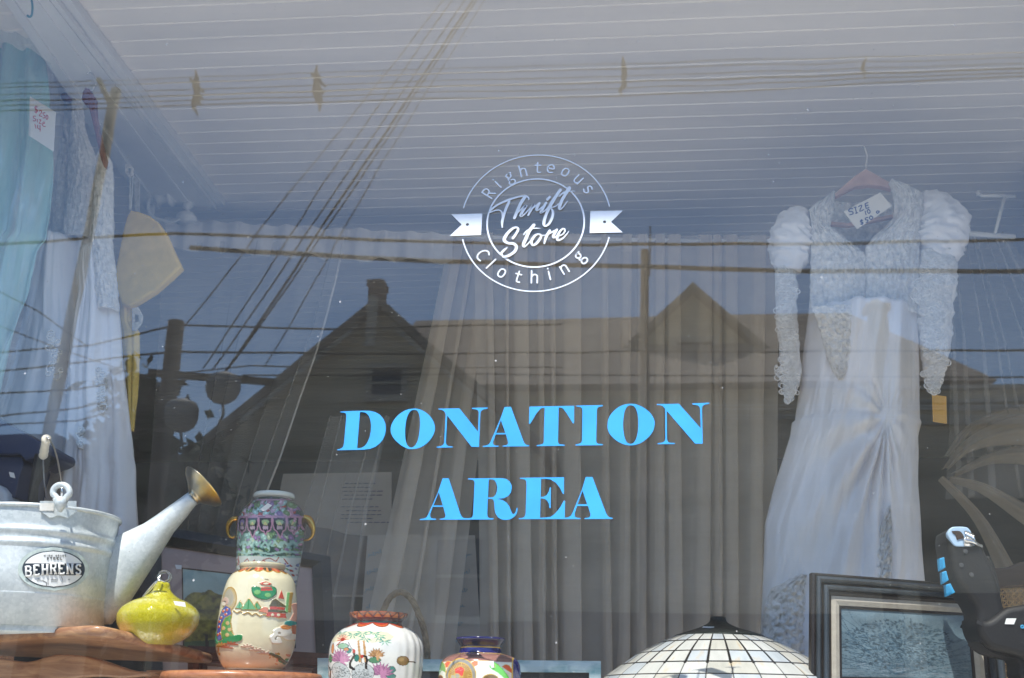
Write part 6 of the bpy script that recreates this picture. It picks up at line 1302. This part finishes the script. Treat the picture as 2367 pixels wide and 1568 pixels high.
# navy necked vase
YV4 = .25; v4 = thing('navy_necked_vase', 'round vase with a navy neck, mauve shoulder and gilt roundel', 'vase', P(*Q9(1200, 2600), YV4))
def pv4(cv, YY, TH):
    NB = hexc('23246a'); MA = hexc('9c6f66'); GD = hexc('d9b04a')
    cv.C[:] = hexc('efeee0'); cv.C[YY < 1062] = hexc('14133c')
    cv.C[(YY > 955) & (YY < 1062)] = NB; cv.C[(YY < 790)] = hexc('1d1b5c')
    cv.C[(YY > 940) & (YY < 956)] = GD; cv.C[(YY > 1062) & (YY < 1088)] = GD
    m = (YY >= 1088) & (YY < 1250); cv.C[m] = MA
    cv.poly([(330, 1560), (350, 1400), (410, 1260), (470, 1225), (530, 1270), (570, 1370), (585, 1560)], hexc('7fae5c'), edge=GD, ew=12); cv.poly([(370, 1600), (400, 1470), (480, 1400), (570, 1440), (590, 1600)], hexc('eceadb'))
    cv.poly([(545, 1260), (600, 1215), (680, 1225), (700, 1280), (640, 1350), (570, 1340)], hexc('e0603a'), edge=GD, ew=10); cv.poly([(580, 1350), (640, 1310), (650, 1450), (600, 1560)], hexc('f0e3d6'))
    cv.poly([(1060, 1220), (1200, 1195), (1480, 1200), (1600, 1260), (1720, 1400), (1820, 1560), (1180, 1620), (1150, 1400)], hexc('f4f3ea'), edge=GD, ew=10)
    cv.poly([(1100, 1235), (1180, 1200), (1230, 1210), (1230, 1290), (1160, 1320)], hexc('e58a5f'))
    cv.poly([(1470, 1205), (1560, 1230), (1700, 1360), (1800, 1500), (1810, 1568), (1750, 1568), (1620, 1440), (1500, 1370), (1450, 1320)], hexc('7ddc62')); cv.poly([(1470, 1230), (1560, 1270), (1560, 1350), (1490, 1330)], hexc('b5d46a'))
    cv.poly([(1680, 1310), (1740, 1270), (1810, 1290), (1860, 1380), (1870, 1450), (1800, 1400)], hexc('ea5f35'), edge=GD, ew=10); cv.poly([(1740, 1400), (1860, 1460), (1880, 1568), (1830, 1568)], hexc('f3dfd2'))
    cv.ell(890, 1500, 300, 330, hexc('9a958c'), edge=GD, ew=16); cv.ell(880, 1500, 232, 252, hexc('b98f4c'), edge=GD, ew=14)
    for k in range(70):
        a = 2*math.pi*k/70; cv.line([(880+150*math.cos(a), 1500+160*math.sin(a)), (880+225*math.cos(a), 1500+244*math.sin(a))], hexc('8a5a34') if k % 2 else hexc('e0c070'), 7)
    cv.poly([(770, 1360), (890, 1310), (975, 1360), (940, 1520), (860, 1490), (780, 1480)], hexc('e2402a'), edge=GD, ew=12)
    for k in range(5): cv.ell(810+k*28, 1400-(k % 3)*24, 9, 7, hexc('f3c0a0'))
    cv.ell(820, 1510, 55, 50, hexc('a99f8c'), edge=GD, ew=10); cv.ell(740, 1530, 50, 45, hexc('b9ae90'), edge=GD, ew=10)
    cv.ell(1470, 1620, 160, 150, hexc('7f6540'), edge=GD, ew=14); cv.ell(450, 1560, 60, 60, hexc('7f4a34'), edge=GD, ew=10)
    m = (cv.X > 1870) & (YY > 1120); cv.C[m] = NB; m = (cv.X > 1852) & (cv.X < 1876) & (YY > 1100); cv.C[m] = GD
    m = (cv.X < 372) & (YY > 1180); cv.C[m] = GD
vessel('body', Q9, 1192, 1100, YV4, [(900, 330), (800, 430), (762, 462), (752, 480), (768, 490), (800, 486), (850, 452), (910, 412), (950, 402), (1000, 412), (1050, 432), (1072, 480), (1095, 570), (1135, 665), (1190, 735), (1260, 775), (1360, 800), (1500, 815), (1700, 810), (2000, 740), (2400, 560), (2700, 480), (2710, 5)], m_china, v4, pv4, 420, 300, bgc=WV)
sticker(v4, Q9, [(1210, 1205), (1458, 1205), (1462, 1340), (1210, 1348)], YV4-.092)
# crate the low vases stand on (out of sight below)
mb = MB(); a = P(900, 1568, .25); mb.box((a[0]-.35, .1, .925), (a[0]+.75, .42, P(*Q4(1342, 2090), YV3)[2]-.002)); o = mb.build('display_riser', m_deck, None); tag(o, 'plain wooden riser carrying the crane vase and navy necked vase', 'riser')

# ------------------------------------------------------------------ basket handle
bk_ = thing('wicker_basket', 'brown wicker basket whose arched handle rises behind the crane vase', 'basket', (P(930, 1568, .64)[0], .64, .92))
mb = MB(); hp = spline([P(*Q4(x, y), .64) for x, y in [(1375, 1130), (1395, 1050), (1440, 960), (1505, 915), (1560, 925), (1620, 990), (1665, 1090), (1700, 1200), (1722, 1330), (1728, 1430), (1730, 1568), (1728, 1750)]], 8)
wd = .0065
for s in range(5):
    pts = []
    for i, p in enumerate(hp):
        a = i*.28+s*1.2566; t_ = hp[min(i+1, len(hp)-1)]-hp[max(i-1, 0)]; t_ /= np.linalg.norm(t_); n1 = np.cross(t_, [0, 1, 0]); n1 /= np.linalg.norm(n1); pts.append(p+n1*wd*math.cos(a)*.8+np.array([0, 1, 0])*wd*math.sin(a)*.8)
    mb.tube(pts, .0042, 6)
mb.build('handle', m_wicker, bk_, True)
c = P(*Q4(1560, 1750), .64); mb = MB()
for k in range(16): mb.tube([(c[0]+(.10-.0015*k+.003*math.sin(j*math.pi*.5+k*math.pi))*math.cos(6.2832*j/48), .64+(.10-.0015*k+.003*math.sin(j*math.pi*.5+k*math.pi))*math.sin(6.2832*j/48), c[2]-k*.011) for j in range(49)], .006, 6, cap=False)
mb.build('bowl', m_wicker, bk_, True)

# ------------------------------------------------------------------ leaded glass lamp
YLp = .60; lp = thing('table_lamp', 'table lamp with a cream leaded glass shade and dark bronze cap', 'lamp', P(*Q8(1960, 2300), YLp))
m_bronze = mat('dark_bronze', (.02, .028, .025), .45, metal=.6, var=.4, scale=30, bump=.4, bscale=80)
vessel('cap', Q8, 1960, 800, YLp, [(800, 5), (772, 40), (770, 48), (780, 50), (800, 56), (820, 82), (842, 130), (862, 190), (880, 250), (893, 286), (900, 288), (906, 280), (906, 10)], m_bronze, lp, None, 96, 80)
def shademat():
    m, n, b = nmat('leaded_glass'); N = n.nodes; L = n.links; at = N.new('ShaderNodeVertexColor'); at.layer_name = 'Col'; out = N['Material Output']
    L.new(at.outputs[0], b.inputs['Base Color']); b.inputs['Roughness'].default_value = .12; b.inputs['Coat Weight'].default_value = .4
    tl = N.new('ShaderNodeBsdfTranslucent'); L.new(at.outputs[0], tl.inputs[0]); x = N.new('ShaderNodeMixShader'); x.inputs[0].default_value = .30; L.new(b.outputs[0], x.inputs[1]); L.new(tl.outputs[0], x.inputs[2]); L.new(x.outputs[0], out.inputs[0]); return m
def pshade(cv, YY, TH):
    nc = 30; rowsY = [880, 945, 1018, 1092, 1170, 1260, 1360, 1470, 1600]; ci = ((TH/(2*math.pi)+.5)*nc); ri = np.searchsorted(rowsY, YY)
    col = np.floor(ci).astype(int); rnd = vn(col*7.31+.5, ri*3.77+.5, 3)+.5; rnd2 = vn(col*3.1+.5, ri*9.7+.5, 8)+.5
    A_, B_, C_ = np.array([.76, .76, .72]), np.array([.64, .69, .73]), np.array([.66, .64, .57])
    c = np.where((rnd > .62)[..., None], B_, np.where((rnd < .25)[..., None], C_, A_)); st_ = fbm(TH*14, YY*.012, 5, 4); c = c*(.9+.15*rnd2[..., None])*(1+.15*st_[..., None]); amber = np.clip(st_*1.5-.5, 0, 1)[..., None]; c = c*(1-amber)+np.array([.7, .48, .2])*amber
    cv.C = np.clip(c, 0, .9); fr = np.abs(ci-np.round(ci))
    lw = (fr < .030*np.clip(700/np.maximum(YY-600, 100), .5, 2.2)); 
    for y in rowsY: lw |= np.abs(YY-y) < 4.2
    cv.C[lw] = (.012, .012, .012); cv.H[lw] = .6
vessel('shade', Q8, 1960, 900, YLp, [(890, 270), (905, 300), (940, 385), (1010, 520), (1085, 636), (1165, 748), (1260, 850), (1360, 930), (1450, 975), (1560, 1000), (1600, 1005)], shademat(), lp, pshade, 720, 300, relief=.0015, bgc=(.7, .66, .55))
b_ = P(*Q8(1960, 1500), YLp); mb = MB(); mb.tube([(b_[0], YLp, .922), (b_[0], YLp, .95), (b_[0], YLp, 1.0), (b_[0], YLp, 1.2), (b_[0], YLp, P(*Q8(1960, 900), YLp)[2])], [.09, .07, .02, .015, .01], 20); mb.build('base', m_bronze, lp, True)
sticker(lp, Q8, [(1862, 832), (1936, 834), (1930, 842), (1852, 840)], YLp-.062)
# brass knob of something low between the vases and the lamp
# ------------------------------------------------------------------ black boot with buckle
YB = .34; bt = thing('ski_boot', 'black plastic boot with a chrome buckle and bright blue fins at the right', 'boot', P(*QB(800, 1380), YB))
px_solid('shell', [[QB(x, y) for x, y in [(362, 300), (385, 284), (420, 300), (470, 390), (560, 412), (650, 405), (690, 500), (755, 512), (775, 560), (800, 640), (822, 720), (842, 800), (838, 900), (850, 955), (885, 972), (960, 950), (1100, 925), (1300, 930), (1300, 1450), (1010, 1400), (940, 1372), (830, 1345), (740, 1320), (670, 1260), (630, 1200), (605, 1110), (612, 1020), (580, 940), (540, 870), (480, 800), (440, 730), (405, 620), (375, 480), (360, 380)]]], YB, m_black, bt, .05, .022, True, bres=5) if False else None
def pad(name, pts, Y, m, par, e, b): return px_solid(name, [[QB(*p) for p in pts]], Y, m, par, e, b, True, sm=True)
pad('cuff', [(362, 300), (388, 284), (440, 330), (500, 400), (640, 405), (690, 500), (745, 620), (800, 760), (830, 900), (850, 1010), (840, 1150), (780, 1220), (700, 1250), (640, 1200), (612, 1100), (610, 1000), (560, 900), (480, 800), (440, 730), (405, 620), (375, 480), (358, 380)], YB, m_black, bt, .045, .016)
pad('tongue', [(690, 508), (752, 512), (778, 570), (805, 650), (842, 800), (836, 900), (850, 960), (800, 960), (760, 800), (720, 640)], YB+.02, m_black, bt, .03, .008)
pad('shell', [(600, 1050), (700, 1080), (850, 975), (960, 950), (1100, 925), (1350, 930), (1400, 1200), (1350, 1450), (1100, 1430), (1010, 1400), (940, 1372), (830, 1345), (740, 1320), (670, 1260), (630, 1200), (605, 1120)], YB-.01, m_black, bt, .05, .014)
pad('sole_edge', [(640, 1230), (760, 1330), (960, 1380), (1100, 1400), (1100, 1600), (1000, 1560), (990, 1450), (940, 1390), (760, 1345), (650, 1260)], YB, m_black, bt, .04, .006)
pad('strap', [(410, 290), (440, 250), (480, 240), (560, 242), (600, 262), (640, 330), (655, 380), (640, 408), (560, 414), (480, 412), (440, 370), (412, 320)], YB-.055, m_paleblue, bt, .006, .003)
pad('strap_gap', [(455, 275), (520, 275), (548, 300), (560, 335), (520, 345), (500, 350), (488, 310), (462, 290)], YB-.0655, mat('dark_brown', (.04, .02, .012), .6), bt, .0012, 0)
mb = MB()
for k in range(4): mb.tube([P(*QB(575+k*20, 275+k*8), YB-.065), P(*QB(600+k*20, 345+k*14), YB-.068)], .0035, 8)
mb.tube(spline([P(*QB(560, 350), YB-.068), P(*QB(640, 370), YB-.07), P(*QB(690, 400), YB-.06), P(*QB(712, 408), YB-.055), P(*QB(680, 440), YB-.05), P(*QB(685, 485), YB-.05)], 5), .0045, 8); mb.hexa([P(*QB(x, y), YB-.066) for x, y in ((560, 335), (580, 340), (650, 405), (565, 408))], [P(*QB(x, y), YB-.06) for x, y in ((560, 335), (580, 340), (650, 405), (565, 408))]); mb.build('buckle', m_chrome, bt, True)
for L_ in ([(335, 520), (378, 508), (388, 600), (345, 628)], [(358, 640), (395, 628), (418, 710), (368, 742)], [(392, 750), (432, 738), (474, 818), (402, 852)]):
    cx_, cy_ = np.mean(L_, 0); o = px_solid('fin', [[QB(*p) for p in L_]], YB-.035, m_cyan, bt, .01, .0015); px_solid('fin_panel', [[QB(cx_+(x-cx_)*.68, cy_+(y-cy_)*.72) for x, y in L_]], YB-.0475, mat('deep_cyan_plastic', (.02, .24, .46), .45, var=.1), o, .0006)
sticker(bt, QB, [(935, 1042), (1022, 1042), (1002, 1094), (920, 1092)], YB-.077)
mb = MB()
for (x, y) in ((1075, 1115),): mb.tube([P(*QB(x+12*math.cos(a), y+12*math.sin(a)), YB-.076) for a in np.linspace(0, 6.28, 13)], .0016, 6)
mb.tube([P(*QB(1090, 1125), YB-.076), P(*QB(1125, 1120), YB-.076)], .0016, 6); mb.build('lettering', m_cyan, bt)
for (x, y) in ((575, 455), (628, 660), (540, 575)):
    p = P(*QB(x, y), YB-.062); mb = MB(); mb.rings([[p+np.array([r*math.cos(6.28*j/12), -d, r*math.sin(6.28*j/12)]) for j in range(12)] for r, d in ((.006, 0), (.005, .002), (.0005, .0025))]); mb.build('rivet', mat('dark_metal', (.1, .1, .1), .4, metal=.5), bt)
# ------------------------------------------------------------------ cane chair
YCh = .62; chh = thing('cane_chair', 'dark wooden chair with a woven cane back behind the black boot', 'chair', P(*QB(950, 1700), YCh))
px_solid('top_rail', [[QB(x, y) for x, y in [(770, 600), (840, 605), (920, 598), (980, 575), (1050, 550), (1150, 545), (1300, 560), (1300, 770), (1000, 770), (830, 790), (800, 720)]]], YCh, m_chair, chh, .012, .006, True)
px_solid('side_post', [[QB(x, y) for x, y in [(660, 1240), (760, 1290), (775, 1360), (790, 1700), (690, 1700)]]], YCh-.08, m_chair, chh, .015, .006, True)
def canepanel(x0, y0, x1, y1, Y, n, mm_):
    mb = MB(); A_ = P(*QB(x0, y0), Y); B_ = P(*QB(x1, y1), Y); dx = (B_[0]-A_[0])/n; dz = (A_[2]-B_[2])/mm_ if mm_ else 0
    for i in range(n+1):
        for o_ in (-.0022, .0022):
            mb.box((A_[0]+dx*i+o_-.0011, Y-.0008, B_[2]), (A_[0]+dx*i+o_+.0011, Y+.0008, A_[2]))
    for j in range(mm_+1):
        for o_ in (-.0022, .0022): mb.box((A_[0], Y-.003, A_[2]-dz*j+o_-.0011), (B_[0], Y-.0012, A_[2]-dz*j+o_+.0011))
    for i in range(-mm_, n+1):
        for s in (1, -1):
            pts = []
            for j in range(mm_+1):
                k = i+j if s > 0 else i+mm_-j
                if 0 <= k <= n: pts.append((A_[0]+dx*k+dx*.5*0, Y-.0045-(s > 0)*.001, A_[2]-dz*j))
            if len(pts) > 1: mb.tube([pts[0], pts[-1]], .0013, 4)
    mb.build('cane_panel', m_cane, chh)
canepanel(830, 775, 1290, 985, YCh, 8, 4)
canepanel(780, 1350, 1020, 1600, YCh-.02, 4, 4)
# ------------------------------------------------------------------ navy case at left
YN = .62; nc_ = thing('navy_case', 'dark navy case with a sloping lid and curved black strut behind the watering can', 'case', P(30, 1200, YN))
px_solid('lid', [[Q3(x, y) for x, y in [(-200, -120), (0, -6), (250, 128), (368, 195), (376, 215), (368, 240), (330, 262), (250, 290), (215, 252), (-200, 252)]]], YN, m_navy, nc_, .09, .006, True)
px_solid('body', [[Q3(x, y) for x, y in [(-200, 258), (215, 258), (228, 300), (200, 390), (180, 500), (96, 520), (92, 455), (60, 420), (0, 392), (-200, 300)]]], YN+.01, m_navy, nc_, .08, .004, True)
px_solid('strut', [[Q3(x, y) for x, y in [(225, 210), (300, 215), (350, 235), (262, 320), (222, 400), (215, 520), (178, 520), (186, 440), (205, 330)]]], YN-.11, m_black, nc_, .012, .004, True)
o = px_solid('price_sticker', [[Q3(x, y) for x, y in [(54, 315), (85, 322), (93, 355), (62, 346)]]], YN-.077, m_paper, nc_, .0005)
o = px_solid('cushion', [[Q3(x, y) for x, y in [(-200, 380), (0, 395), (55, 420), (88, 460), (95, 620), (-200, 640)]]], YN-.06, mat('pale_grey_cloth', (.5, .53, .58), .8), None, .03, .012, True); tag(o, 'pale grey cloth bundle at the left edge above the can rim', 'cloth')
